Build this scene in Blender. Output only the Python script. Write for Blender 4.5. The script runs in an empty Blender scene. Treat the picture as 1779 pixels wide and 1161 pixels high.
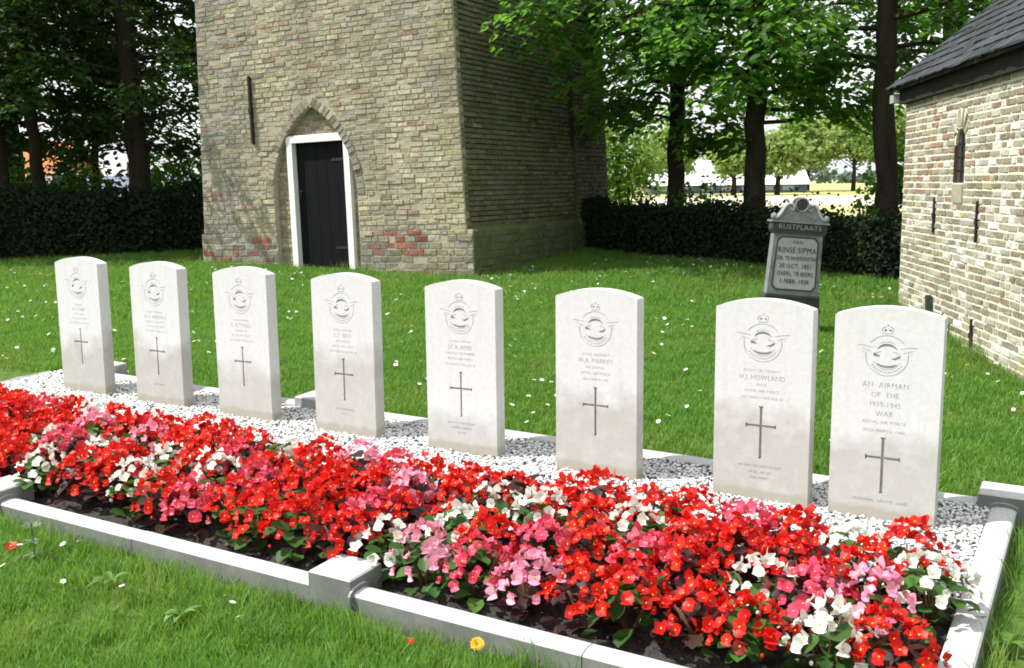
import bpy, bmesh, math, random
import numpy as np
from mathutils import Vector, Matrix, Quaternion
R = math.radians
rng = np.random.default_rng(7)
random.seed(7)
SC = bpy.context.scene
COL = SC.collection

# ------------------------------------------------------------------ camera
PITCH, ROLL, EYE = R(8.334), R(-0.748), 1.2538
cam_d = bpy.data.cameras.new('camera'); cam = bpy.data.objects.new('camera', cam_d); COL.objects.link(cam)
cam_d.sensor_fit = 'HORIZONTAL'; cam_d.sensor_width = 36.0; cam_d.lens = 36.0 * 1776.59 / 1779.0
cam_d.clip_start = 0.05; cam_d.clip_end = 3000
_r0 = Vector((1, 0, 0)); _u0 = Vector((0, math.sin(PITCH), math.cos(PITCH))); _f0 = Vector((0, math.cos(PITCH), -math.sin(PITCH)))
_rt = _r0 * math.cos(ROLL) + _u0 * math.sin(ROLL); _up = -_r0 * math.sin(ROLL) + _u0 * math.cos(ROLL)
_m = Matrix((_rt, _up, -_f0)).transposed().to_4x4(); _m.translation = (0, 0, EYE)
cam.matrix_world = _m
SC.camera = cam

# ------------------------------------------------------------------ light
SUN_AZ, SUN_EL = R(266), R(54)
world = bpy.data.worlds.new('World'); SC.world = world; world.use_nodes = True
wn = world.node_tree.nodes; wl = world.node_tree.links
bg = wn['Background']
sky = wn.new('ShaderNodeTexSky'); sky.sky_type = 'NISHITA'; sky.sun_disc = False
sky.sun_elevation = SUN_EL; sky.sun_rotation = SUN_AZ; sky.air_density = 1.0; sky.dust_density = 3.0; sky.ozone_density = 1.0
_tc = wn.new('ShaderNodeTexCoord'); _cn = wn.new('ShaderNodeTexNoise'); _cn.inputs['Scale'].default_value = 2.2; _cn.inputs['Detail'].default_value = 6
_cm = wn.new('ShaderNodeMapping'); _cm.inputs['Scale'].default_value = (1, 1, 2.5); wl.new(_tc.outputs['Generated'], _cm.inputs[0]); wl.new(_cm.outputs[0], _cn.inputs['Vector'])
_cr = wn.new('ShaderNodeValToRGB'); _cr.color_ramp.elements[0].position = .30; _cr.color_ramp.elements[0].color = (.55, .55, .55, 1); _cr.color_ramp.elements[1].position = .62; wl.new(_cn.outputs['Fac'], _cr.inputs[0])
_mx = wn.new('ShaderNodeMix'); _mx.data_type = 'RGBA'; wl.new(_cr.outputs[0], _mx.inputs[0]); wl.new(sky.outputs[0], _mx.inputs[6]); _mx.inputs[7].default_value = (5.4, 5.5, 5.6, 1)   # thin bright cloud
wl.new(_mx.outputs[2], bg.inputs[0]); bg.inputs[1].default_value = 0.15
sun_d = bpy.data.lights.new('sun', 'SUN'); sun_d.energy = 4.2; sun_d.angle = R(0.55); sun_d.color = (1.0, 0.975, 0.93)
sun = bpy.data.objects.new('sun', sun_d); COL.objects.link(sun)
SDIR = Vector((math.sin(SUN_AZ) * math.cos(SUN_EL), math.cos(SUN_AZ) * math.cos(SUN_EL), math.sin(SUN_EL)))
sun.rotation_euler = SDIR.to_track_quat('Z', 'Y').to_euler(); sun.location = SDIR * 30
SC.view_settings.view_transform = 'Standard'; SC.view_settings.look = 'None'
SC.view_settings.exposure = 0.72; SC.view_settings.gamma = 1.0
SC.render.engine = 'CYCLES'
SC.cycles.max_bounces = 6; SC.cycles.diffuse_bounces = 3; SC.cycles.glossy_bounces = 2; SC.cycles.transmission_bounces = 4
SC.cycles.transparent_max_bounces = 4; SC.cycles.use_denoising = True; SC.cycles.pixel_filter_type = 'BLACKMAN_HARRIS'; SC.cycles.filter_width = 1.8

# ------------------------------------------------------------------ frames
TH = R(30.431); X0, Y0 = -2.87315, 6.43828
ES = (math.cos(TH), -math.sin(TH)); EN = (math.sin(TH), math.cos(TH))
GX, GY = .0073665, .0424508
def plane_z(x, y): return GX * x + GY * (y - 6)
def smooth(t): t = np.clip(t, 0, 1); return t * t * (3 - 2 * t)
def G(x, y):
    """lawn and land height"""
    x = np.asarray(x, float); y = np.asarray(y, float)
    near = -.08 + GX * np.clip(x, -14, 12) + GY * (np.clip(y, -6, 15.5) - 6)
    t = smooth((np.maximum(y - 16.5, 0) + np.maximum(np.abs(x) - 16, 0)) / 26)
    return near * (1 - t) + (-.35) * t
def P(s, n, h):
    """grave plot coordinates (along the row, away from the viewer, above the gravel) to the world"""
    x = X0 + ES[0] * s + EN[0] * n; y = Y0 + ES[1] * s + EN[1] * n
    return Vector((x, y, plane_z(x, y) + h))

# ------------------------------------------------------------------ object helpers
def put(o, parent=None):
    COL.objects.link(o)
    if parent is not None: o.parent = parent
    return o
def tag(o, label=None, cat=None, group=None, kind=None):
    if label: o['label'] = label
    if cat: o['category'] = cat
    if group: o['group'] = group
    if kind: o['kind'] = kind
    return o
def empty(name, loc=(0, 0, 0), rot=(0, 0, 0), **kw):
    o = bpy.data.objects.new(name, None); o.location = loc; o.rotation_euler = rot; o.empty_display_size = .1
    put(o); return tag(o, **kw)
class MB:
    def __init__(s): s.v = []; s.f = []; s.m = []
    def add(s, vs, fs, m=0):
        b = len(s.v); s.v.extend([tuple(v) for v in vs]); s.f.extend([tuple(b + i for i in f) for f in fs]); s.m.extend([m] * len(fs))
    def box(s, x0, x1, y0, y1, z0, z1, m=0, ch=0.0):
        if ch <= 0:
            vs = [(x, y, z) for z in (z0, z1) for x, y in ((x0, y0), (x1, y0), (x1, y1), (x0, y1))]
            s.add(vs, [(3, 2, 1, 0), (4, 5, 6, 7), (0, 1, 5, 4), (1, 2, 6, 5), (2, 3, 7, 6), (3, 0, 4, 7)], m)
        else:
            c = ch
            rings = [(z0, 0), (z1 - c, 0), (z1, c)]
            vs = []
            for z, i in rings: vs += [(x0 + i, y0 + i, z), (x1 - i, y0 + i, z), (x1 - i, y1 - i, z), (x0 + i, y1 - i, z)]
            fs = [(3, 2, 1, 0), (8, 9, 10, 11)]
            for k in (0, 4):
                for i in range(4): j = (i + 1) % 4; fs.append((k + i, k + j, k + j + 4, k + i + 4))
            s.add(vs, fs, m)
    def prism(s, poly, y0, y1, m=0):
        """polygon in xz (counter-clockwise seen from -y), extruded along y"""
        n = len(poly); vs = [(x, y0, z) for x, z in poly] + [(x, y1, z) for x, z in poly]
        fs = [tuple(range(n)), tuple(range(2 * n - 1, n - 1, -1))]
        for i in range(n): j = (i + 1) % n; fs.append((j, i, n + i, n + j))
        s.add(vs, fs, m)
    def tube(s, pts, rad, k=8, m=0, cap=True):
        pts = [Vector(p) for p in pts]; n = len(pts)
        if not hasattr(rad, '__len__'): rad = [rad] * n
        vs = []
        for i, p in enumerate(pts):
            d = (pts[min(i + 1, n - 1)] - pts[max(i - 1, 0)]).normalized()
            a = d.orthogonal().normalized() if i == 0 else (pa - d * pa.dot(d)).normalized()
            pa = a; b = d.cross(a)
            for j in range(k):
                t = 2 * math.pi * j / k; vs.append(p + (a * math.cos(t) + b * math.sin(t)) * rad[i])
        fs = [(i * k + j, i * k + (j + 1) % k, (i + 1) * k + (j + 1) % k, (i + 1) * k + j) for i in range(n - 1) for j in range(k)]
        if cap: fs += [tuple(range(k - 1, -1, -1)), tuple((n - 1) * k + j for j in range(k))]
        s.add(vs, fs, m)
    def mesh(s, name, mats, smooth_=False):
        me = bpy.data.meshes.new(name); me.from_pydata(s.v, [], s.f)
        for m in (mats if isinstance(mats, (list, tuple)) else [mats]): me.materials.append(m)
        if any(s.m): me.polygons.foreach_set('material_index', s.m)
        if smooth_: me.polygons.foreach_set('use_smooth', [True] * len(s.f))
        me.update(); return me
    def obj(s, name, mats, parent=None, smooth_=False, **kw):
        return tag(put(bpy.data.objects.new(name, s.mesh(name, mats, smooth_)), parent), **kw)
def np_mesh(name, V, F, mats, mi=None, smooth_=False, col=None):
    """V (n,3), F (m,k) numpy arrays to a mesh"""
    me = bpy.data.meshes.new(name); k = F.shape[1]
    me.vertices.add(len(V)); me.vertices.foreach_set('co', np.ascontiguousarray(V, np.float32).ravel())
    me.loops.add(F.size); me.loops.foreach_set('vertex_index', np.ascontiguousarray(F, np.int32).ravel())
    me.polygons.add(len(F)); me.polygons.foreach_set('loop_start', np.arange(0, F.size, k, dtype=np.int32))
    for m in (mats if isinstance(mats, (list, tuple)) else [mats]): me.materials.append(m)
    if mi is not None: me.polygons.foreach_set('material_index', np.asarray(mi, np.int32))
    me.polygons.foreach_set('use_smooth', np.full(len(F), bool(smooth_)))
    if col is not None:
        a = me.color_attributes.new('tone', 'FLOAT_COLOR', 'POINT'); a.data.foreach_set('color', np.ascontiguousarray(col, np.float32).ravel())
    me.update(); me.validate(); return me

# ------------------------------------------------------------------ materials
class Mat:
    """small node-tree writer"""
    def __init__(s, name, rough=.8, spec=.3):
        s.m = bpy.data.materials.new(name); s.m.use_nodes = True; s.t = s.m.node_tree; s.b = s.t.nodes['Principled BSDF']
        s.b.inputs['Roughness'].default_value = rough; s.b.inputs['Specular IOR Level'].default_value = spec
    def n(s, typ, **kw):
        nd = s.t.nodes.new(typ)
        for k, v in kw.items(): setattr(nd, k, v)
        return nd
    def link(s, a, b): s.t.links.new(a, b)
    def coord(s, which='Object'): return s.n('ShaderNodeTexCoord').outputs[which]
    def pos(s): return s.n('ShaderNodeNewGeometry').outputs['Position']
    def island(s): return s.n('ShaderNodeNewGeometry').outputs['Random Per Island']
    def orand(s): return s.n('ShaderNodeObjectInfo').outputs['Random']
    def ocol(s): return s.n('ShaderNodeObjectInfo').outputs['Color']
    def attr(s, name): nd = s.n('ShaderNodeAttribute'); nd.attribute_name = name; return nd.outputs['Color']
    def noise(s, scale, detail=4, rough=.55, co=None, stretch=None):
        nd = s.n('ShaderNodeTexNoise'); nd.inputs['Scale'].default_value = scale; nd.inputs['Detail'].default_value = detail; nd.inputs['Roughness'].default_value = rough
        c = co if co is not None else s.coord()
        if stretch:
            mp = s.n('ShaderNodeMapping'); mp.inputs['Scale'].default_value = stretch; s.link(c, mp.inputs['Vector']); c = mp.outputs[0]
        s.link(c, nd.inputs['Vector']); return nd.outputs['Fac']
    def ramp(s, fac, stops, interp='LINEAR'):
        nd = s.n('ShaderNodeValToRGB'); cr = nd.color_ramp; cr.interpolation = interp
        while len(cr.elements) < len(stops): cr.elements.new(0.5)
        for e, (p, c) in zip(cr.elements, stops): e.position = p; e.color = (c, c, c, 1) if not hasattr(c, '__len__') else (*c, 1)
        s.link(fac, nd.inputs[0]); return nd.outputs[0]
    def mix(s, f, a, b, mode='MIX'):
        nd = s.n('ShaderNodeMix', data_type='RGBA', blend_type=mode, clamp_factor=True)
        for v, i in ((f, 0), (a, 6), (b, 7)):
            if hasattr(v, 'is_linked'): s.link(v, nd.inputs[i])
            else: nd.inputs[i].default_value = v if i == 0 else (*v, 1) if len(v) == 3 else v
        return nd.outputs[2]
    def math(s, op, a, b=0.0, clamp=False):
        nd = s.n('ShaderNodeMath', operation=op); nd.use_clamp = clamp
        for i, v in enumerate((a, b)):
            if hasattr(v, 'is_linked'): s.link(v, nd.inputs[i])
            else: nd.inputs[i].default_value = v
        return nd.outputs[0]
    def sep(s, v): nd = s.n('ShaderNodeSeparateXYZ'); s.link(v, nd.inputs[0]); return nd.outputs
    def color(s, c):
        if hasattr(c, 'is_linked'): s.link(c, s.b.inputs['Base Color'])
        else: s.b.inputs['Base Color'].default_value = (*c, 1)
        return s
    def bump(s, h, strength=.5, dist=.01):
        nd = s.n('ShaderNodeBump'); nd.inputs['Strength'].default_value = strength; nd.inputs['Distance'].default_value = dist
        s.link(h, nd.inputs['Height']); s.link(nd.outputs[0], s.b.inputs['Normal']); return s
    def translucent(s, col, f):
        tr = s.n('ShaderNodeBsdfTranslucent')
        if hasattr(col, 'is_linked'): s.link(col, tr.inputs[0])
        else: tr.inputs[0].default_value = (*col, 1)
        mx = s.n('ShaderNodeMixShader'); mx.inputs[0].default_value = f
        s.link(s.b.outputs[0], mx.inputs[1]); s.link(tr.outputs[0], mx.inputs[2]); s.link(mx.outputs[0], s.t.nodes['Material Output'].inputs[0]); return s

def m_leaf(name, cols, trans, f=.35, rough=.5, patch=.25):
    m = Mat(name, rough, .3)
    c = m.ramp(m.island(), [(i / (len(cols) - 1), c) for i, c in enumerate(cols)])
    nz = m.noise(patch * 4, 2, co=m.pos())
    c = m.mix(m.ramp(nz, [(.35, 0.0), (.65, .5)]), c, tuple(x * .62 for x in cols[0]))
    m.color(c); m.translucent(trans, f); return m.m
LEAF_DARK = m_leaf('leaf_dark', [(.020, .048, .012), (.032, .074, .016), (.050, .105, .022)], (.075, .18, .022), .38)
LEAF_MID = m_leaf('leaf_mid', [(.034, .090, .015), (.055, .13, .021), (.082, .18, .03)], (.22, .48, .05), .5)
LEAF_LIGHT = m_leaf('leaf_light', [(.08, .16, .03), (.12, .22, .045), (.17, .27, .06)], (.3, .5, .08), .45)
LEAF_FAR = m_leaf('leaf_far', [(.20, .29, .09), (.26, .35, .11), (.31, .39, .14)], (.4, .55, .14), .4)  # brightened so the leaf colour stands in for distance haze
LEAF_HEDGE = m_leaf('leaf_hedge', [(.008, .020, .007), (.014, .034, .009), (.024, .055, .013)], (.03, .075, .010), .2, .8)  # very dark: shade of the trees put into the leaf colour

def m_bark():
    m = Mat('bark', .95, .1)
    n1 = m.noise(9, 6, .7, stretch=(1, 1, .22)); n2 = m.noise(2, 3)
    c = m.ramp(n1, [(.3, (.018, .014, .010)), (.7, (.060, .046, .034))])
    m.color(m.mix(m.ramp(n2, [(.5, 0.0), (.8, .4)]), c, (.035, .045, .02))); m.bump(n1, 1, .03); return m.m
BARK = m_bark()

def m_brick(name, joined, grime=(.10, .09, .07), lichen=(.55, .53, .46), sc=28):
    m = Mat(name, .92, .15)
    base = m.attr('tone') if joined else m.ocol()
    co = m.coord() if joined else m.pos()
    co = m.pos()
    n1 = m.noise(sc, 5, .65, co=co); n2 = m.noise(6, 4, .6, co=co); n3 = m.noise(60, 3, .6, co=co)
    c = m.mix(m.ramp(n1, [(.42, 0.0), (.68, .62)]), base, grime)
    c = m.mix(m.ramp(n3, [(.56, 0.0), (.70, .55)]), c, lichen)
    c = m.mix(m.ramp(n2, [(.3, .25), (.7, 0.0)]), c, grime); n4 = m.noise(1.5, 5, .65, co=co); c = m.mix(m.ramp(n4, [(.48, 0.0), (.66, .5)]), c, tuple(.5 * x + .13 for x in grime)); n5 = m.noise(.9, 3, .6, co=co, stretch=(1.6, 1.6, .4)); c = m.mix(m.ramp(n5, [(.52, 0.0), (.68, .35)]), c, grime)
    m.color(c); m.bump(m.math('ADD', n1, n3), .8, .008); return m.m
BRICK_O = m_brick('brick_single', False); BRICK_J = m_brick('brick_joined', True)
CBRICK_O = m_brick('whitewashed_brick_single', False, (.30, .28, .22), (.74, .72, .64), 22)
CBRICK_J = m_brick('whitewashed_brick_joined', True, (.30, .28, .22), (.74, .72, .64), 22)
def m_mortar(name, a, b, c2):
    m = Mat(name, .95, .1); co = m.pos()
    n1 = m.noise(30, 5, .65, co=co); n2 = m.noise(2.2, 4, .6, co=co)
    c = m.ramp(n1, [(.3, a), (.7, b)]); c = m.mix(m.ramp(n2, [(.45, 0.0), (.7, .6)]), c, c2)
    m.color(c); m.bump(n1, .8, .006); return m.m
MORTAR_T = m_mortar('tower_mortar', (.30, .27, .205), (.44, .40, .305), (.26, .24, .195))
MORTAR_C = m_mortar('chapel_mortar', (.60, .56, .42), (.78, .74, .60), (.66, .66, .42))
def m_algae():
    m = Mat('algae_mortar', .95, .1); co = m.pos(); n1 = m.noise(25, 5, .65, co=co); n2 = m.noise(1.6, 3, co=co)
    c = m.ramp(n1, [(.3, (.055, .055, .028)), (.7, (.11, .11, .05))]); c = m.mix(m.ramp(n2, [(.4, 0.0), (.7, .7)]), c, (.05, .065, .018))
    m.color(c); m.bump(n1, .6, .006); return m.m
ALGAE = m_algae()
def m_farbrick():
    m = Mat('plain_brickwork', .95, .1)
    bt = m.n('ShaderNodeTexBrick'); bt.inputs['Scale'].default_value = 1; bt.inputs['Brick Width'].default_value = .21; bt.inputs['Row Height'].default_value = .062
    bt.inputs['Mortar Size'].default_value = .008; bt.inputs['Color1'].default_value = (.36, .30, .19, 1); bt.inputs['Color2'].default_value = (.28, .2, .13, 1); bt.inputs['Mortar'].default_value = (.3, .27, .2, 1)
    co = m.coord(); sp = m.sep(co); cb = m.n('ShaderNodeCombineXYZ'); m.link(m.math('ADD', sp[0], sp[1]), cb.inputs[0]); m.link(sp[2], cb.inputs[1]); m.link(cb.outputs[0], bt.inputs['Vector'])
    m.color(bt.outputs[0]); return m.m
FARBRICK = m_farbrick()

def m_plain(name, c, rough=.7, spec=.3, var=.25, scale=8, bump=.0, c2=None):
    m = Mat(name, rough, spec); n = m.noise(scale, 5, .6)
    c2 = c2 or tuple(x * (1 - var) for x in c)
    m.color(m.ramp(n, [(.3, c2), (.7, c)]))
    if bump: m.bump(n, bump, .01)
    return m.m
IRON = m_plain('rusted_iron', (.035, .028, .024), .8, .3, .5, 30, .4)
WHITE_PAINT = m_plain('white_paint', (.80, .80, .79), .45, .4, .08, 6)
BLACK_PAINT = m_plain('black_paint', (.006, .006, .008), .7, .12, .3, 5)
DOOR_BASE = m_plain('dark_plinth_paint', (.02, .02, .024), .6, .3)
GREY_STONE = m_plain('threshold_stone', (.30, .29, .26), .9, .2, .35, 12, .4)
SLATE_TINT = None
def m_slate():
    m = Mat('slate', .38, .5); r = m.island(); c = m.ramp(m.orand(), [(0, (.028, .032, .042)), (.5, (.045, .05, .065)), (1, (.065, .068, .085))])
    n = m.noise(9, 4, .6, co=m.pos()); c = m.mix(m.ramp(n, [(.66, 0.0), (.72, .85)]), c, (.34, .21, .10)); n2 = m.noise(18, 4, .6, co=m.pos())
    m.color(m.mix(m.ramp(n2, [(.5, 0.0), (.8, .4)]), c, (.11, .12, .12))); m.bump(n2, .4, .005); return m.m
SLATE = m_slate()
OLD_WOOD = m_plain('weathered_wood', (.17, .17, .13), .9, .2, .5, 14, .5)
GLASS_DARK = m_plain('dim_window_glass', (.05, .06, .065), .3, .4, .3, 3)

def m_portland():
    m = Mat('white_portland_stone', .85, .2)
    co = m.coord(); sp = m.sep(co); oc = m.n('ShaderNodeObjectInfo'); oc_c = m.n('ShaderNodeSeparateColor'); m.link(oc.outputs['Color'], oc_c.inputs[0])
    add = m.n('ShaderNodeVectorMath', operation='ADD'); m.link(co, add.inputs[0])
    cb = m.n('ShaderNodeCombineXYZ'); sh = m.math('MULTIPLY', oc_c.outputs[2], 37.0); m.link(sh, cb.inputs[0]); m.link(sh, cb.inputs[2]); m.link(cb.outputs[0], add.inputs[1]); c0 = add.outputs[0]
    nb = m.noise(4.5, 4, .6, co=c0); nf = m.noise(45, 5, .7, co=c0); nm = m.noise(12, 4, .6, co=c0)
    fine = m.ramp(nf, [(.3, (.55, .558, .552)), (.7, (.635, .642, .638))])
    # weather stain: below a ragged tide line set per stone (object colour R = height, G = strength)
    tide = m.math('ADD', oc_c.outputs[0], m.math('MULTIPLY', m.math('SUBTRACT', nb, .5), .42))
    d = m.math('MULTIPLY', m.math('SUBTRACT', tide, sp[2]), 9.0, True)
    d = m.math('MULTIPLY', d, m.ramp(nm, [(.25, .45), (.75, 1.0)])); d = m.math('MULTIPLY', d, oc_c.outputs[1])
    c = m.mix(d, fine, (.33, .31, .265)); st = m.noise(9, 4, .65, co=c0, stretch=(3.2, 1, .28)); c = m.mix(m.math('MULTIPLY', m.ramp(st, [(.52, 0.0), (.72, .32)]), oc_c.outputs[1]), c, (.42, .42, .36)); tp = m.math('MULTIPLY', m.math('SUBTRACT', sp[2], m.math('ADD', .80, m.math('MULTIPLY', m.math('SUBTRACT', nm, .5), .25))), 12.0, True); c = m.mix(m.math('MULTIPLY', tp, m.math('MULTIPLY', oc_c.outputs[2], .45)), c, (.46, .49, .38))
    edge = m.math('MULTIPLY', m.ramp(nm, [(.5, 0.0), (.75, .35)]), oc_c.outputs[1]); c = m.mix(edge, c, (.55, .56, .50))
    soil = m.math('MULTIPLY', m.math('SUBTRACT', m.math('ADD', .055, m.math('MULTIPLY', m.math('SUBTRACT', nm, .5), .05)), sp[2]), 50.0, True)
    c = m.mix(m.math('MULTIPLY', soil, .6), c, (.33, .29, .22))
    m.color(c); m.bump(m.math('ADD', nf, m.math('MULTIPLY', nm, .4)), .25, .004); return m.m
PORTLAND = m_portland()
CARVED = m_plain('carved_floor_stone', (.49, .475, .43), .95, .1, .25, 60)
LETTER_CUT = m_plain('cut_letter_stone', (.545, .548, .54), .95, .1, .08, 60)
def m_kerb():
    m = Mat('kerb_granite', .75, .3); co = m.pos()
    n1 = m.noise(55, 5, .7, co=co); n2 = m.noise(5, 4, .6, co=co)
    c = m.ramp(n1, [(.3, (.42, .42, .41)), (.7, (.56, .56, .55))])
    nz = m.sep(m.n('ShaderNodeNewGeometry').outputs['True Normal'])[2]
    side = m.math('MULTIPLY', m.ramp(m.math('ABSOLUTE', nz), [(.3, 1.0), (.75, 0.0)]), m.math('MULTIPLY', m.sep(m.ocol())[0], 1.0))   # upright faces carry algae and soil splash, their shade painted in as well
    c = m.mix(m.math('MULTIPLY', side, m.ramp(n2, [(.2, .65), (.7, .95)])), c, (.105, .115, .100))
    c = m.mix(m.ramp(n2, [(.62, 0.0), (.8, .35)]), c, (.36, .36, .31)); sp = m.sep(co); h = m.math('SUBTRACT', sp[2], m.math('ADD', m.math('MULTIPLY', sp[0], GX), m.math('MULTIPLY', m.math('SUBTRACT', sp[1], 6.0), GY))); n3 = m.noise(16, 5, .7, co=co); spl = m.math('MULTIPLY', m.math('SUBTRACT', m.math('ADD', -.040, m.math('MULTIPLY', m.math('SUBTRACT', n3, .45), .10)), h), 22.0, True); c = m.mix(m.math('MULTIPLY', spl, .7), c, (.07, .075, .05)); c = m.mix(m.ramp(n3, [(.64, 0.0), (.72, .4)]), c, (.22, .23, .18))
    m.color(c); m.bump(n1, .2, .003); return m.m
KERB = m_kerb()
BLUESTONE = m_plain('old_bluestone', (.22, .25, .245), .7, .35, .45, 16, .3)
BLUESTONE_PALE = m_plain('pale_bluestone_panel', (.36, .40, .39), .7, .3, .18, 18, .15)
BLUESTONE_DARK = m_plain('dark_bluestone', (.055, .065, .062), .7, .3, .4, 16)

def m_ground():
    m = Mat('ground_earth_and_turf', .95, .1); co = m.pos(); sp = m.sep(co)
    n1 = m.noise(1.3, 4, .6, co=co); n2 = m.noise(14, 5, .7, co=co); n3 = m.noise(.02, 4, .6, co=co)
    turf = m.ramp(n2, [(.3, (.05, .095, .018)), (.7, (.10, .16, .035))])
    turf = m.mix(m.ramp(n1, [(.55, 0.0), (.75, .5)]), turf, (.13, .125, .04))
    field = m.ramp(n3, [(.35, (.30, .32, .10)), (.6, (.46, .43, .20))])
    m.color(m.mix(m.ramp(m.math('DIVIDE', sp[1], 100.0), [(.20, 0.0), (.27, 1.0)]), turf, field)); m.bump(n2, .6, .03); return m.m
GROUND = m_ground()
def m_grass():
    m = Mat('grass_blades', .55, .3); co = m.pos()
    c = m.ramp(m.orand(), [(0, (.085, .22, .034)), (.5, (.125, .285, .048)), (.85, (.175, .33, .062)), (1, (.25, .36, .09))])
    c = m.mix(m.ramp(m.island(), [(.90, 0.0), (.96, .7)]), c, (.26, .24, .10))
    n1 = m.noise(1.1, 4, .6, co=co); n2 = m.noise(3.8, 3, .6, co=co)
    c = m.mix(m.ramp(n1, [(.50, 0.0), (.68, .65)]), c, (.27, .29, .08)); c = m.mix(m.ramp(n2, [(.34, .55), (.50, 0.0)]), c, (.050, .135, .02)); n3 = m.noise(9, 3, .6, co=co); c = m.mix(m.ramp(n3, [(.64, 0.0), (.76, .45)]), c, (.30, .29, .12))
    m.color(c); m.translucent((.22, .42, .05), .45); return m.m
GRASS = m_grass()
def m_soil():
    m = Mat('dark_garden_soil', .95, .1); n1 = m.noise(40, 6, .7, co=m.pos()); n2 = m.noise(7, 4, .6, co=m.pos())
    c = m.ramp(n1, [(.3, (.035, .032, .028)), (.75, (.13, .12, .108))]); m.color(m.mix(m.ramp(n2, [(.5, 0.0), (.75, .5)]), c, (.09, .085, .078))); m.bump(m.math('ADD', n1, n2), 1, .03); return m.m
SOIL = m_soil()
def m_pebble():
    m = Mat('white_pebbles', .6, .35); c = m.ramp(m.island(), [(0, (.035, .035, .04)), (.055, (.07, .07, .075)), (.07, (.36, .35, .32)), (.17, (.55, .54, .50)), (.22, (.62, .62, .61)), (.5, (.72, .72, .71)), (1, (.84, .84, .83))])
    m.color(c); return m.m
PEBBLE = m_pebble()
PEBBLE_BED = m_plain('dark_gravel_base', (.36, .36, .35), .95, .1, .6, 60)

# ------------------------------------------------------------------ ground, fields
def build_ground():
    xs = np.concatenate([-np.geomspace(900, 17, 16), np.arange(-16, 16.01, .5), np.geomspace(17, 900, 16)])
    ys = np.concatenate([[-60, -30, -15, -8], np.arange(-6, 18.01, .5), np.geomspace(18.8, 1800, 34)])
    Xg, Yg = np.meshgrid(xs, ys); Z = G(Xg, Yg)
    Z = Z + np.where((np.abs(Xg) < 20) & (Yg < 20), .008 * np.sin(Xg * 3.1 + np.sin(Yg * 2.3)) * np.sin(Yg * 2.7), 0)
    V = np.stack([Xg, Yg, Z], -1).reshape(-1, 3); w = len(xs); i = np.arange(len(ys) - 1)[:, None] * w + np.arange(w - 1)[None]
    F = np.stack([i, i + 1, i + 1 + w, i + w], -1).reshape(-1, 4)
    o = put(bpy.data.objects.new('ground', np_mesh('ground', V, F, GROUND, smooth_=True))); tag(o, kind='structure')
    # pale stubble field and far road, as sheets a little above the land
    m = MB(); z = -.345
    m.add([(-20, 66, z + .01), (80, 62, z + .01), (110, 104, z + .01), (-24, 108, z + .01)], [(0, 1, 2, 3)])
    m.obj('field', m_plain('pale_stubble', (.62, .56, .42), .95, .1, .15, .06), kind='structure')
build_ground()

# grass: blades in clumps instanced on a cloud of points (one stuff object per stretch of lawn)
def clump(name, nb, rad, h0, h1, w, lean):
    V = []; F = []
    for _ in range(nb):
        a = random.random() * 6.283; r = rad * math.sqrt(random.random()); x, y = r * math.cos(a), r * math.sin(a)
        h = random.uniform(h0, h1); t = random.random() * 6.283; l = random.uniform(.2, 1) * lean * h; dx, dy = l * math.cos(t), l * math.sin(t)
        t2 = random.random() * 6.283; wx, wy = w * math.cos(t2) / 2, w * math.sin(t2) / 2; b = len(V)
        V += [(x - wx, y - wy, -.006), (x + wx, y + wy, -.006), (x + dx * .35 - wx * .8, y + dy * .35 - wy * .8, h * .6), (x + dx * .35 + wx * .8, y + dy * .35 + wy * .8, h * .6), (x + dx, y + dy, h)]
        F += [(b, b + 1, b + 3, b + 2), (b + 2, b + 3, b + 4)]
    me = bpy.data.meshes.new(name); me.from_pydata(V, [], F); me.materials.append(GRASS); return bpy.data.objects.new(name, me)
def instancer(name, pts, scl, proto, tilt=.15, **kw):
    me = bpy.data.meshes.new(name); me.from_pydata([tuple(p) for p in pts], [], [])
    at = me.attributes.new('sc', 'FLOAT', 'POINT'); at.data.foreach_set('value', np.asarray(scl, np.float32))
    o = put(bpy.data.objects.new(name, me)); tag(o, **kw)
    ng = bpy.data.node_groups.new(name, 'GeometryNodeTree')
    ng.interface.new_socket('Geometry', in_out='INPUT', socket_type='NodeSocketGeometry'); ng.interface.new_socket('Geometry', in_out='OUTPUT', socket_type='NodeSocketGeometry')
    gi = ng.nodes.new('NodeGroupInput'); go = ng.nodes.new('NodeGroupOutput'); ip = ng.nodes.new('GeometryNodeInstanceOnPoints'); oi = ng.nodes.new('GeometryNodeObjectInfo')
    rv = ng.nodes.new('FunctionNodeRandomValue'); rv.data_type = 'FLOAT_VECTOR'; na = ng.nodes.new('GeometryNodeInputNamedAttribute'); na.data_type = 'FLOAT'; na.inputs[0].default_value = 'sc'
    oi.inputs[0].default_value = proto; oi.inputs[1].default_value = True
    rv.inputs[0].default_value = (-tilt, -tilt, 0); rv.inputs[1].default_value = (tilt, tilt, 6.283)
    L = ng.links.new
    L(gi.outputs[0], ip.inputs['Points']); L(oi.outputs['Geometry'], ip.inputs['Instance']); L(rv.outputs[0], ip.inputs['Rotation'])
    L(na.outputs[0], ip.inputs['Scale']); L(ip.outputs[0], go.inputs[0])
    o.modifiers.new('scatter', 'NODES').node_group = ng
    return o
def to_sn(x, y): dx, dy = x - X0, y - Y0; return dx * ES[0] + dy * ES[1], dx * EN[0] + dy * EN[1]
TA = R(28); TC = (-.493, 11.94); CK = (3.601, 9.465); CA = R(7)
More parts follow.
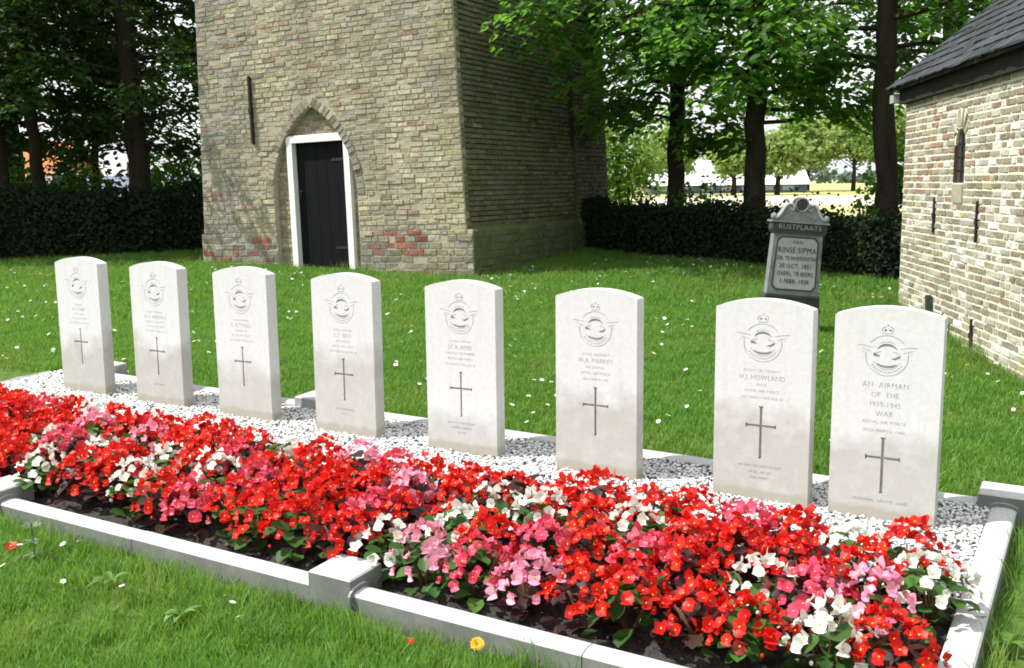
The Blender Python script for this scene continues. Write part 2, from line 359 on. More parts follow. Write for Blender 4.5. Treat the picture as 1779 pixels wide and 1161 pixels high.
def lawn_free(x, y):
    s, n = to_sn(x, y); ok = ~((s > -.35) & (s < 5.49) & (n > -1.55) & (n < .44))
    ok &= ~((s < -.1) & (s > -9) & (n > -1.55) & (n < .44))
    u = (x - TC[0]) * math.cos(TA) - (y - TC[1]) * math.sin(TA); v = (x - TC[0]) * math.sin(TA) + (y - TC[1]) * math.cos(TA)
    ok &= ~((u > -4.15) & (u < .08) & (v > .0) & (v < 6))
    t = -((x - CK[0]) * math.sin(CA) + (y - CK[1]) * math.cos(CA)); w = (x - CK[0]) * math.cos(CA) - (y - CK[1]) * math.sin(CA)
    return ok & ~((t > -.02) & (w > .0))
def in_view(x, y):
    return (np.abs(x) < .52 * (y + .9)) & (y > 2.2)
def scatter(x0, x1, y0, y1, dens, cond):
    n = int((x1 - x0) * (y1 - y0) * dens); x = rng.uniform(x0, x1, n); y = rng.uniform(y0, y1, n)
    k = lawn_free(x, y) & in_view(x, y) & cond(x, y); return x[k], y[k]
def build_grass():
    cl_a = clump('grass_clump', 30, .055, .022, .062, .0036, .75)
    cl_b = clump('grass_clump', 34, .085, .025, .055, .0065, .8)
    cl_t = clump('grass_clump', 16, .045, .07, .16, .0042, .7)
    front = lambda x, y: to_sn(x, y)[1] < -1.2
    x, y = scatter(-6, 4, 2.2, 8, 760, front)
    instancer('grass', np.stack([x, y, G(x, y)], -1), rng.uniform(.7, 1.25, len(x)), cl_a, kind='stuff')
    back = lambda x, y: to_sn(x, y)[1] >= -1.2
    x, y = scatter(-9, 5, 3.5, 9.5, 330, back)
    instancer('grass', np.stack([x, y, G(x, y)], -1), rng.uniform(.7, 1.2, len(x)), cl_b, kind='stuff')
    x, y = scatter(-10, 6, 9.5, 16, 130, back)
    instancer('grass', np.stack([x, y, G(x, y)], -1), rng.uniform(1.0, 1.7, len(x)), cl_b, kind='stuff')
    # long uncut tufts along kerbs, the tower foot and the chapel foot
    pts = []
    for s in np.arange(1.8, 5.4, .05):
        if random.random() < .85: p = P(s + random.uniform(-.03, .03), -1.585 - abs(random.gauss(0, .05)), 0); pts.append((p.x, p.y))
    for s in (3.55, 3.62, 3.68, 3.72, 3.78, 3.60, 3.66): p = P(s, -1.60 - random.random() * .06, 0); pts.append((p.x, p.y))
    for n in np.arange(-1.6, .3, .07): p = P(5.50 + random.random() * .03, n, 0); pts.append((p.x, p.y))
    for s in np.arange(-.2, 5.4, .09): p = P(s, .45 + random.random() * .03, 0); pts.append((p.x, p.y))
    for u in np.arange(-4.2, 0.1, .07): pts.append((TC[0] + u * math.cos(TA) - .03 * math.sin(TA), TC[1] - u * math.sin(TA) - .03 * math.cos(TA)))
    for t in np.arange(0, 4, .07): pts.append((CK[0] - t * math.sin(CA) - .04, CK[1] - t * math.cos(CA)))
    for _ in range(200):
        x = random.uniform(-3, 1.5); y = random.uniform(2.6, 6)
        if front(x, y) and bool(lawn_free(np.array([x]), np.array([y]))[0]): pts.append((x, y))
    pts = np.array(pts); instancer('grass', np.stack([pts[:, 0], pts[:, 1], G(pts[:, 0], pts[:, 1])], -1), rng.uniform(.45, 1.15, len(pts)), cl_t, .25, kind='stuff')
build_grass()

# ------------------------------------------------------------------ brick walls
def brick_shape(k):
    r = random.Random(k); j = lambda a: r.uniform(-a, a)
    fr = [(-.5 + j(.02), -.5 + j(.06)), (.5 + j(.02), -.5 + j(.06)), (.5 + j(.02), .5 + j(.06)), (-.5 + j(.02), .5 + j(.06))]
    vs = [(x, 1.0, z) for x, z in fr] + [(x, .22 + j(.1), z) for x, z in fr] + [(x * .95, 0 + j(.08), z * .84) for x, z in fr]
    fs = []
    for a in (0, 4):
        for i in range(4): q = (i + 1) % 4; fs.append((a + i, a + q, a + q + 4, a + i + 4))
    fs.append((8, 9, 10, 11)); return np.array(vs), np.array(fs)
BSH = [brick_shape(k) for k in range(10)]
def courses(x0f, x1f, z0, z1, course_h, lens, joint, skip=None, seed=1):
    """rows of (x0,x1,z0,z1) with random bond; skip(z) gives blocked x spans"""
    r = random.Random(seed); out = []; z = z0; row = 0
    while z < z1 - .02:
        h = course_h(z) if callable(course_h) else course_h
        zm = z + h / 2; spans = [(x0f(zm), x1f(zm))]
        for a, b in (skip(zm) if skip else []):
            ns = []
            for p, q in spans:
                if b <= p or a >= q: ns.append((p, q)); continue
                if a > p: ns.append((p, a))
                if b < q: ns.append((b, q))
            spans = ns
        for p, q in spans:
            x = p - r.random() * .12 * (row % 2)
            first = True
            while x < q - .015:
                L = r.choice(lens) * r.uniform(.93, 1.07); a = max(x, p); b = min(x + L, q)
                if q - b < .05: b = q
                if b - a > .03: out.append((a + joint / 2, b - joint / 2, z + joint / 2, z + h - joint / 2))
                x = b if b == q else x + L
        z += h; row += 1
    return out
def lay(parent, bricks, tone, mats, depth, proud, world, n_single=300, name='brick', wob=.006, place=None):
    """bricks in the parent's xz plane (front towards -y): the nearest n_single as objects, the rest joined"""
    MO, MJ = mats
    C = np.array([[(b[0] + b[1]) / 2, 0, (b[2] + b[3]) / 2] for b in bricks])
    wp = np.array([world @ Vector(c) for c in C]); dist = np.linalg.norm(wp - np.array([0, 0, EYE]), axis=1)
    area = np.array([(b[1] - b[0]) * (b[3] - b[2]) for b in bricks]); order = np.argsort(-(area ** .5) / dist + 0 * dist)
    order = np.argsort(dist) if n_single else np.arange(len(bricks))
    meshes = []
    for k, (v, f) in enumerate(BSH):
        me = bpy.data.meshes.new(name); me.from_pydata([tuple(a) for a in v], [], [tuple(a) for a in f]); me.materials.append(MO); meshes.append(me)
    JV, JF, JC = [], [], []; nv = 0
    for i, k in enumerate(order):
        b = bricks[k]; col = tone(C[k][0], C[k][2]); pr = proud + random.gauss(0, wob); q = random.randrange(len(BSH)); sx, sz = b[1] - b[0], b[3] - b[2]; ang = random.gauss(0, .008)
        if i < n_single:
            o = bpy.data.objects.new(name, meshes[q]); o.location = (C[k][0], -pr, C[k][2]); o.scale = (sx, depth + pr, sz); o.rotation_euler = (0, ang, 0); o.color = (*col, 1); put(o, parent)
        else:
            v, f = BSH[q]; V = v * (sx, depth + pr, sz); ca, sa = math.cos(ang), math.sin(ang)
            V = np.stack([V[:, 0] * ca + V[:, 2] * sa + C[k][0], V[:, 1] - pr, -V[:, 0] * sa + V[:, 2] * ca + C[k][2]], -1)
            JV.append(V); JF.append(f + nv); nv += len(V); JC.append(np.tile((*col, 1), (len(V), 1)))
    if JV:
        o = put(bpy.data.objects.new('brickwork', np_mesh('brickwork', np.concatenate(JV), np.concatenate(JF), MJ, col=np.concatenate(JC))), parent); tag(o, kind='stuff')
        if place: o.location, o.rotation_euler = place
def vary(c, a=.16):
    k = 1 + random.uniform(-a, a); return tuple(max(0, x * k * (1 + random.uniform(-.05, .05))) for x in c)
def pick(ws):
    t = random.random() * sum(w for w, _ in ws)
    for w, c in ws:
        t -= w
        if t <= 0: return c
    return ws[-1][1]

# ---- filled 2-D shapes (for cut letters, cross, badge, wall with a niche)
TMP = bpy.data.collections.new('tmp')
def eval_mesh(cu):
    o = bpy.data.objects.new('tmp', cu); COL.objects.link(o); dg = bpy.context.evaluated_depsgraph_get(); dg.update()
    me = bpy.data.meshes.new_from_object(o.evaluated_get(dg)); COL.objects.unlink(o); bpy.data.objects.remove(o); return me
def text_loops(body, size, x, z, squeeze=1.0, spacing=1.08):
    cu = bpy.data.curves.new('t', 'FONT'); cu.body = body; cu.size = size; cu.align_x = 'CENTER'; cu.resolution_u = 2; cu.space_character = spacing
    me = eval_mesh(cu); bm = bmesh.new(); bm.from_mesh(me); bmesh.ops.remove_doubles(bm, verts=bm.verts, dist=1e-6)
    edges = {e for e in bm.edges if len(e.link_faces) == 1}; loops = []
    while edges:
        e = edges.pop(); lp = [e.verts[0], e.verts[1]]
        while True:
            nx = next((d for d in lp[-1].link_edges if d in edges), None)
            if nx is None: break
            edges.discard(nx); v = nx.other_vert(lp[-1])
            if v is lp[0]: break
            lp.append(v)
        if len(lp) > 2: loops.append([(x + v.co.x * squeeze, z + v.co.y) for v in lp])
    bm.free(); bpy.data.meshes.remove(me); bpy.data.curves.remove(cu); return loops
def fill(loops):
    """even-odd fill of closed loops in (x,z): returns a list of verts and faces lying at y = 0, facing -y"""
    cu = bpy.data.curves.new('f', 'CURVE'); cu.dimensions = '2D'; cu.fill_mode = 'BOTH'
    for lp in loops:
        sp = cu.splines.new('POLY'); sp.points.add(len(lp) - 1)
        for p, (x, z) in zip(sp.points, lp): p.co = (x, z, 0, 1)
        sp.use_cyclic_u = True
    me = eval_mesh(cu); bm = bmesh.new(); bm.from_mesh(me); bpy.data.meshes.remove(me); bpy.data.curves.remove(cu)
    for v in bm.verts: v.co = (v.co.x, 0, v.co.y)
    bmesh.ops.remove_doubles(bm, verts=bm.verts, dist=1e-7)
    for f in list(bm.faces):
        if f.normal.y > 0: f.normal_flip()
    return bm
def layer(bm_to, loops, y0, y1):
    bm = fill(loops)
    for v in bm.verts: v.co.y = y0
    be = [e for e in bm.edges if len(e.link_faces) == 1]
    if y1 is not None:
        r = bmesh.ops.extrude_edge_only(bm, edges=be)
        for g in r['geom']:
            if isinstance(g, bmesh.types.BMVert): g.co.y = y1
    me = bpy.data.meshes.new('l'); bm.to_mesh(me); bm.free(); bm_to.from_mesh(me); bpy.data.meshes.remove(me)
def bm_obj(bm, name, mat, parent=None, smooth_=False, **kw):
    me = bpy.data.meshes.new(name); bm.to_mesh(me); bm.free(); me.materials.append(mat)
    if smooth_: me.polygons.foreach_set('use_smooth', [True] * len(me.polygons))
    return tag(put(bpy.data.objects.new(name, me), parent), **kw)
def arc(cx, cz, r, a0, a1, n, rx=None):
    return [(cx + (rx or r) * math.cos(R(a0 + (a1 - a0) * i / n)), cz + r * math.sin(R(a0 + (a1 - a0) * i / n))) for i in range(n + 1)]
# ------------------------------------------------------------------ church tower
def build_tower():
    z0 = plane_z(*TC) - .08
    root = empty('church_tower', (TC[0], TC[1], z0), (0, R(-1.4), -TA), label='old yellow brick church tower with pointed arch doorway and white door frame', cat='church tower')
    W = Matrix.Translation((TC[0], TC[1], z0)) @ Matrix.Rotation(-TA, 4, 'Z') @ Matrix.Rotation(R(-1.4), 4, 'Y')
    ZT, PL = 4.1, .57
    CX, HW, SP, RR = -2.20, .657, 1.02, 1.283
    def half(z):
        if z < SP: return HW
        h = z - SP; return math.sqrt(RR * RR - h * h) - (RR - HW) if h < 1.102 else -1
    right = lambda z: .07 if z < PL else -.025 * z
    left = lambda z: -4.14 + .043 * z - (.03 if z < PL else 0)
    niche = [(CX - HW, -.3)] + [(CX - half(SP + 1.10 * i / 14), SP + 1.10 * i / 14) for i in range(15)] + [(CX + half(SP + 1.10 * i / 14), SP + 1.10 * i / 14) for i in range(14, -1, -1)] + [(CX + HW, -.3)]
    outer = [(left(0), -.31), (.07, -.31), (.07, PL), (right(PL), PL), (right(ZT), ZT), (left(ZT), ZT), (left(PL + .01), PL), (left(0), PL)]
    bm = bmesh.new(); layer(bm, [outer, niche], .005, .10)
    fw = bm_obj(bm, 'front_wall', MORTAR_T, root)
    def tone(u, z):
        if z < .60 and -1.35 < u < -.40 and random.random() < .68 - 1.2 * abs(z - .42) - .5 * abs(u + .85): return vary(pick([(4, (.36, .065, .035)), (2, (.27, .065, .04)), (1, (.50, .13, .04)), (1, (.32, .25, .17))]), .2)
        if .12 < z < .52 and u < -3.0 and random.random() < .30: return vary(pick([(3, (.34, .08, .045)), (2, (.24, .08, .05))]), .2)
        if z < .5: return vary(pick([(4, (.28, .245, .175)), (1.1, (.24, .11, .075)), (1.5, (.29, .275, .235)), (1, (.18, .155, .12)), (2, (.36, .32, .22)), (.2 if u < -.5 else 1.2, (.40, .39, .35))]), .2)
        g = min(1, max(0, (-3.0 - u) / .7)); e = max(0, min(1, (u + .38) / .25))  # g: left end greyer with weathering, tree shade also put into its tone
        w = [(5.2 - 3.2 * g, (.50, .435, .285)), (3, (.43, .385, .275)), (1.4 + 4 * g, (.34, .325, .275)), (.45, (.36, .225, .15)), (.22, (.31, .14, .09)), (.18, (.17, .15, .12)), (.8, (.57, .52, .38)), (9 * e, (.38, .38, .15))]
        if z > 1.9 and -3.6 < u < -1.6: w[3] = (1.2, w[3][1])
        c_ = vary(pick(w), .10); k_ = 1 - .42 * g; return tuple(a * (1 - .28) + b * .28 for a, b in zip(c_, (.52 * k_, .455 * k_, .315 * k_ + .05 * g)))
    skip = lambda z: [(CX - half(z) - (.125 if z > SP else .0), CX + half(z) + (.125 if z > SP else .0))] if half(z) > 0 else ([(CX - .30, CX + .30)] if z < SP + 1.2 else [])
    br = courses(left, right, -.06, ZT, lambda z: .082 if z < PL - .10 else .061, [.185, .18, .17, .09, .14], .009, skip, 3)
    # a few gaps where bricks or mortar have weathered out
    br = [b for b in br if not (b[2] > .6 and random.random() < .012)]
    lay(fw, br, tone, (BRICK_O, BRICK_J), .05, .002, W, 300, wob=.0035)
    # ring of voussoirs along both arch flanks
    ar = tag(put(bpy.data.objects.new('arch', None), root)); vm = []
    for k in range(4):
        v, f = BSH[k]; me = bpy.data.meshes.new('voussoir'); me.from_pydata([tuple(a) for a in v], [], [tuple(a) for a in f]); me.materials.append(BRICK_O); vm.append(me)
    for sgn in (-1, 1):
        cx = CX - sgn * (RR - HW)
        a_top = math.acos((RR - HW) / RR); nv = 19
        for i in range(nv):
            a = a_top * (i + .5) / nv; o = bpy.data.objects.new('voussoir', random.choice(vm)); rm = RR + .060
            o.location = (cx + sgn * rm * math.cos(a), -.008 + random.gauss(0, .004), SP + rm * math.sin(a)); o.scale = (a_top * RR / nv * .84, .09, .118)
            o.rotation_euler = (0, (math.pi / 2 - a) * sgn, 0)
            o.color = (*vary(pick([(3, (.35, .30, .22)), (2, (.41, .37, .28)), (.6, (.29, .20, .14)), (1.4, (.26, .235, .19))]), .18), 1); put(o, ar)
    # back of the niche, set in behind the frame
    nb = bmesh.new(); layer(nb, [[(CX - HW - .1, -.3), (CX + HW + .1, -.3), (CX + HW + .1, 2.3), (CX - HW - .1, 2.3)], [(-2.60, -.2), (-1.685, -.2), (-1.685, 1.74), (-2.60, 1.74)]], .010, None)
    nw = bm_obj(nb, 'niche_wall', MORTAR_T, root); nw.location = (0, .085, 0)
    nskip = lambda z: [(-2.63, -1.655)] if z < 1.77 else []
    nbr = courses(lambda z: CX - half(max(z, 0)) - .01, lambda z: CX + half(max(z, 0)) + .01, 0, 2.1, .061, [.205, .19, .10], .011, nskip, 9)
    lay(nw, nbr, lambda u, z: vary(pick([(3, (.34, .28, .18)), (2, (.28, .24, .16)), (1, (.30, .2, .13)), (1, (.45, .40, .27))])), (BRICK_O, BRICK_J), .04, .0, W, 0, wob=.003)
    # door frame, door, threshold
    f = MB(); L_, R_, T_ = -2.63, -1.655, 1.785
    f.box(L_, L_ + .085, .022, .15, .10, T_ - .09, ch=0); f.box(R_ - .085, R_, .022, .15, .10, T_ - .09); f.box(L_ - .003, R_ + .003, .019, .15, T_ - .09, T_, ch=.006)
    fr = f.obj('door_frame', WHITE_PAINT, root)
    b = MB(); b.box(L_ - .004, L_ + .089, .018, .152, -.05, .10); b.box(R_ - .089, R_ + .004, .018, .152, -.05, .10); b.obj('plinth_block', DOOR_BASE, fr)
    d = MB(); d.box(L_ + .087, R_ - .087, .111, .13, .055, T_ - .092); dr = d.obj('door', BLACK_PAINT, root); pw = (R_ - L_ - .176) / 5; pm = MB(); pm.box(.002, pw - .002, .1045, .1105, .058, T_ - .094, ch=.002); pm = pm.mesh('plank', BLACK_PAINT)
    for k in range(5): o = put(bpy.data.objects.new('plank', pm), dr); o.location = (L_ + .088 + pw * k, 0, 0)
    h = MB(); h.box(L_ + .115, L_ + .135, .097, .1040, 1.00, 1.13); h.tube([(L_ + .125, .097, 1.09), (L_ + .125, .066, 1.09), (L_ + .185, .063, 1.085)], .007, 6); h.obj('handle', IRON, dr)
    hg = MB()
    for z in (.35, 1.45): hg.box(R_ - .33, R_ - .09, .0985, .1040, z, z + .035)
    hg.obj('hinge', IRON, dr)
    t = MB(); t.box(L_ + .09, R_ - .09, .0, .15, -.1, .052, ch=.008); t.obj('threshold', GREY_STONE, root)
    # shaded side with its mossy plinth and the flat buttress at its far end
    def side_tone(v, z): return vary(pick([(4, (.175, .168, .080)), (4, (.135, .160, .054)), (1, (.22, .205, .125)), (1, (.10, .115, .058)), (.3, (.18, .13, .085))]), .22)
    SB = Matrix.Rotation(R(90), 4, 'Z') @ Matrix.Rotation(-.025, 4, 'X')
    s = MB(); s.prism([(.012, PL - .02), (4.14, PL - .02), (4.14, ZT), (.012, ZT)], .012, .2)
    sw = s.obj('side_wall', ALGAE, root); sw.rotation_euler = (-.025, 0, R(90))
    lay(sw, courses(lambda z: .02, lambda z: 3.08, PL + .02, ZT, .061, [.205, .19, .10, .15], .011, None, 5), side_tone, (BRICK_O, BRICK_J), .05, .005, W @ SB, 0)
    bt = MB(); bt.prism([(3.09, -.3), (4.20, -.3), (4.20, ZT), (3.09, ZT)], -.045, .2); bw = bt.obj('buttress', ALGAE, root); bw.rotation_euler = (-.025, 0, R(90))
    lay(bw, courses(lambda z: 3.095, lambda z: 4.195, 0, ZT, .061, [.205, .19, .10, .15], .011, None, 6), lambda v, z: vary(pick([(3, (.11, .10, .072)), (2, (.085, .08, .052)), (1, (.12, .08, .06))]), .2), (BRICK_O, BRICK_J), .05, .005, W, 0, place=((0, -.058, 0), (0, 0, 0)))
    p = MB()
    for a, bb in ((-.0, 4.6),):   # plinth block with a sloping weathered top
        p.add([(.0, a + .014, -.3), (.082, a + .014, -.3), (.082, a + .014, PL - .055), (-.02, a + .014, PL + .03), (.0, bb, -.3), (.082, bb, -.3), (.082, bb, PL - .055), (-.02, bb, PL + .03)], [(3, 2, 1, 0), (1, 2, 6, 5), (2, 3, 7, 6), (4, 5, 6, 7)])
    pl = p.obj('plinth', m_plain('mossy_coping', (.15, .19, .07), .95, .1, .45, 14, .5), root)
    lay(pl, courses(lambda z: .03, lambda z: 4.58, -.06, PL - .06, .088, [.21, .19, .10, .15], .012, None, 7), lambda v, z: vary(pick([(4, (.105, .155, .042)), (2, (.14, .155, .065)), (1, (.165, .165, .095))]), .2), (BRICK_O, BRICK_J), .05, .004, W, 0, place=((.083, 0, 0), (0, 0, R(90))))
    for (x, y, z, rz) in ((-3.13, -.03, 1.715, 0), (.03 - .05, 3.03, 1.60, 90)):
        a = MB(); a.box(-.014, .014, -.018, .03, 0, .86 if rz == 0 else 1.0, ch=.008); a.box(-.022, .022, -.028, .03, .40, .45); o = a.obj('wall_anchor', IRON, root); o.location = (x, y, z); o.rotation_euler = (0, 0, R(rz))
    c = MB(); c.box(-4.09, -.16, .21, 4.12, -.4, ZT); c.obj('light_blocking_core', MORTAR_T, root)  # closed core added so no light leaks through the tower
    u = MB(); k = .02
    u.add([(left(ZT), .012, ZT + .001), (right(ZT), .012, ZT + .001), (right(ZT), 4.14, ZT + .001), (left(ZT), 4.14, ZT + .001), (-3.75, .12, 11), (-.32, .12, 11), (-.32, 4.0, 11), (-3.75, 4.0, 11)], [(0, 1, 5, 4), (1, 2, 6, 5), (2, 3, 7, 6), (3, 0, 4, 7)])
    u.obj('upper_wall', FARBRICK, root)
    r_ = MB(); r_.add([(-3.9, -.05, 10.95), (-.17, -.05, 10.95), (-.17, 4.2, 10.95), (-3.9, 4.2, 10.95), (-2.03, -.05, 13.6), (-2.03, 4.2, 13.6)], [(0, 1, 4), (1, 2, 5, 4), (2, 3, 5), (3, 0, 4, 5), (3, 2, 1, 0)]); r_.obj('roof', SLATE, root)
build_tower()

# ------------------------------------------------------------------ brick chapel with slate roof
def build_chapel():
    zc = .094; rz = -R(90) - CA
    root = empty('brick_chapel', (CK[0], CK[1], zc), (0, 0, rz), label='small brick mortuary chapel with pale mortar, slit window and dark slate roof', cat='chapel')
    W = Matrix.Translation((CK[0], CK[1], zc)) @ Matrix.Rotation(rz, 4, 'Z')
    LEN, WID, ZE = 5.2, 4.2, 1.83
    wx, hw = 1.63, .125
    def whalf(z):
        if z < 1.125 or z > 1.535: return -1
        return hw if z < 1.41 else math.sqrt(max(0, hw * hw - (z - 1.41) ** 2))
    hole = [(wx - hw, 1.125), (wx - hw, 1.41)] + [(wx - hw * math.cos(R(180 * i / 12)), 1.41 + hw * math.sin(R(180 * i / 12))) for i in range(1, 12)] + [(wx + hw, 1.41), (wx + hw, 1.125)]
    bm = bmesh.new(); layer(bm, [[(0, -.4), (LEN, -.4), (LEN, ZE), (0, ZE)], hole], .005, .30); wall = bm_obj(bm, 'long_wall', MORTAR_C, root)
    def tone(t, z):
        if z > 1.05 and t < 1.15 + .3 * (z - 1.0) and random.random() < .55: return vary(pick([(4, (.28, .095, .058)), (3, (.21, .09, .058)), (2, (.17, .12, .08)), (2, (.42, .36, .28))]), .2)
        hi = min(1, max(0, (z - .3) / 1.2))
        wsh = math.sin(t * 2.3 + z * 3.1) * math.sin(t * 1.1 - z * 4.3 + 1.0)
        return vary(pick([(1.5 + 4 * max(0, wsh), (.68, .68, .64)), (2.6, (.45, .43, .37)), (3, (.33, .31, .25)), (3, (.24, .22, .15)), (3.4 + hi, (.16, .125, .085)), (1.6 * hi + .25, (.25, .11, .07)), (.35, (.37, .35, .14))]), .16)
    skip = lambda z: [(wx - whalf(z), wx + whalf(z))] if whalf(z) > 0 and z < 1.43 else ([(wx - .135, wx + .135)] if 1.43 <= z < 1.69 else ([(wx - .125, wx + .125)] if .96 < z < 1.125 else []))
    br = courses(lambda z: 0, lambda z: LEN - .3, -.12, ZE - .01, .0545, [.185, .185, .175, .09, .10], .0135, skip, 11)
    vis = [b for b in br if b[0] < 3.5]; rest = [b for b in br if b[0] >= 3.5]
    lay(wall, vis, tone, (CBRICK_O, CBRICK_J), .045, .001, W, 300, wob=.0016)
    lay(wall, rest, tone, (CBRICK_O, CBRICK_J), .045, .001, W, 0, wob=.0016)
    # fan of header bricks over the slit, sill stone below, bar and glass set deep inside
    ar = put(bpy.data.objects.new('window_arch', None), root)
    me = []
    for k in range(3):
        v, f = BSH[k]; q = bpy.data.meshes.new('voussoir'); q.from_pydata([tuple(a) for a in v], [], [tuple(a) for a in f]); q.materials.append(CBRICK_O); me.append(q)
    for i in range(6):
        a = R(62 - 124 * (i + .5) / 6 + 90 - 90); o = bpy.data.objects.new('voussoir', me[i % 3]); rr = .205
        o.location = (wx + rr * math.sin(a), -.006, 1.41 + rr * math.cos(a)); o.rotation_euler = (0, a, 0); o.scale = (.036, .08, .150); o.color = (*vary((.38, .355, .26), .14), 1); put(o, ar)
    s = MB(); s.box(wx - .125, wx + .125, -.008, .05, .975, 1.118, ch=.004); s.obj('window_sill', m_plain('sill_stone', (.36, .34, .25), .9, .2, .25, 12, .3), root)
    g = MB(); g.box(wx - hw + .002, wx + hw - .002, .026, .036, 1.12, 1.53); w = g.obj('window', GLASS_DARK, root)
    b = MB()
    for z in (1.22, 1.32, 1.42): b.box(wx - hw + .004, wx + hw - .004, .017, .024, z, z + .010)
    b.box(wx - .007, wx + .007, .015, .0255, 1.12, 1.53); b.obj('bar', IRON, w)
    for (x, z0, z1) in ((1.06, .72, 1.01), (2.135, .70, 1.0), (2.14, -.09, .15), (1.085, .02, .14)):
        a = MB(); a.box(-.010, .010, -.018, .03, z0, z1, ch=.004); zm = (z0 + z1) / 2; a.box(-.018, .018, -.022, .03, zm - .018, zm + .018); o = a.obj('wall_anchor', IRON, root); o.location = (x, 0, 0)
    rv = MB(); rv.box(wx - hw + .0005, wx - hw + .006, -.001, .0255, 1.125, 1.41); rv.obj('window_reveal', m_plain('dark_red_reveal', (.15, .07, .05), .9, .2, .4, 25, .3), root)
    # other walls, plain brickwork
    o = MB(); o.box(.012, .30, .31, WID, -.4, ZE); o.box(LEN - .30, LEN - .012, .31, WID, -.4, ZE); o.box(.012, LEN - .012, WID - .29, WID + .01, -.4, ZE)
    pitch = R(40); tp = math.tan(pitch); rise = WID / 2 * tp
    for x in (.014, LEN - .28): o.add([(x, .02, ZE + .002), (x, WID - .02, ZE + .002), (x, WID / 2, ZE + rise - .02), (x + .26, .02, ZE + .002), (x + .26, WID - .02, ZE + .002), (x + .26, WID / 2, ZE + rise - .02)], [(2, 1, 0), (3, 4, 5), (0, 1, 4, 3), (1, 2, 5, 4), (2, 0, 3, 5)])
    o.obj('end_wall', FARBRICK, root)
    # eaves board, then the slates course by course on a boarded slope
    dk = m_plain('shaded_eaves_board', (.03, .027, .024), .8, .2, .4, 10)  # dark fascia, with the shadow under the eaves put into its colour
    e = MB(); e.box(-.05, LEN + .05, -.05, .03, ZE + .002, ZE + .155); e.obj('eaves_board', dk, root)
    gt = MB(); gt.box(-.20, -.055, -.10, .10, ZE + .02, ZE + .10, ch=.01); gt.obj('kneeler', m_plain('pale_kneeler_stone', (.36, .37, .36), .8, .2, .2, 10), root)
    bd = MB(); yE, zE = -.11, ZE + .145
    for sg in (0, 1):
        f = (lambda y: y) if sg == 0 else (lambda y: WID - y)
        bd.add([(-.27, f(yE), zE - .03), (LEN + .27, f(yE), zE - .03), (LEN + .27, WID / 2, zE - .03 + (WID / 2 - yE) * tp), (-.27, WID / 2, zE - .03 + (WID / 2 - yE) * tp), (-.27, f(yE), zE), (LEN + .27, f(yE), zE), (LEN + .27, WID / 2, zE + (WID / 2 - yE) * tp), (-.27, WID / 2, zE + (WID / 2 - yE) * tp)], [(0, 1, 2, 3), (7, 6, 5, 4), (0, 4, 5, 1), (1, 5, 6, 2), (2, 6, 7, 3), (3, 7, 4, 0)])
    roof = bd.obj('roof', dk, root)
    var = []
    for k in range(5):
        r = random.Random(k); m = MB(); j = lambda: r.uniform(-.006, .006)
        m.add([(-.112 + j(), 0 + j() * 2, .004), (.112 + j(), 0 + j() * 2, .004), (.112, .25, .002), (-.112, .25, .002), (-.112 + j(), 0 + j() * 2, .016), (.112 + j(), 0 + j() * 2, .017), (.112, .25, .008), (-.112, .25, .008)], [(3, 2, 1, 0), (4, 5, 6, 7), (0, 1, 5, 4), (1, 2, 6, 5), (3, 0, 4, 7)])
        var.append(m.mesh('slate', SLATE))
    rest = MB(); ns = 0; L2 = (WID / 2 - yE) / math.cos(pitch)
    for row in range(int(L2 / .145) + 1):
        for c in range(25):
            x = -.155 + .229 * c + (.1145 if row % 2 else 0)
            if x > LEN + .2: continue
            d = -.025 + row * .145
            if d > L2 - .1: continue
            loc = (x, yE + d * math.cos(pitch), zE + d * math.sin(pitch) + .010)
            rot = (pitch - .045 + random.gauss(0, .008), random.gauss(0, .008), random.gauss(0, .01))
            if ns < 300:
                s = bpy.data.objects.new('slate', random.choice(var)); s.location = loc; s.rotation_euler = rot; put(s, roof); ns += 1
            else:
                me_ = random.choice(var); M = Matrix.Translation(loc) @ Matrix.Rotation(rot[0], 4, 'X'); rest.add([M @ v.co for v in me_.vertices], [tuple(p.vertices) for p in me_.polygons])
    if rest.v: rest.obj('slating', SLATE, roof, kind='stuff')
    rd = MB(); rd.tube([(-.27, WID / 2, zE + (WID / 2 - yE) * tp + .02), (LEN + .27, WID / 2, zE + (WID / 2 - yE) * tp + .02)], .06, 8); rd.obj('ridge', dk, root)
build_chapel()
# two weathered posts leaning by the chapel foot
for (x, y, h, w, lab) in ((1.42, -.10, .30, .05, 'shorter grey wooden post leaning by the chapel wall'), (1.62, -.16, .34, .042, 'taller dark green wooden post standing beside the chapel wall')):
    p = Matrix.Translation((CK[0], CK[1], 0)) @ Matrix.Rotation(-R(90) - CA, 4, 'Z') @ Vector((x, y, 0)); m = MB(); m.box(-w / 2, w / 2, -w / 2, w / 2, -.1, h, ch=.008)
    o = m.obj('wooden_post', OLD_WOOD if w > .045 else m_plain('dark_green_wood', (.06, .075, .06), .8, .2, .3, 10), label=lab, cat='post', group='posts by the chapel'); o.location = (p.x, p.y, float(G(p.x, p.y))); o.rotation_euler = (R(2), R(-2), R(-97))

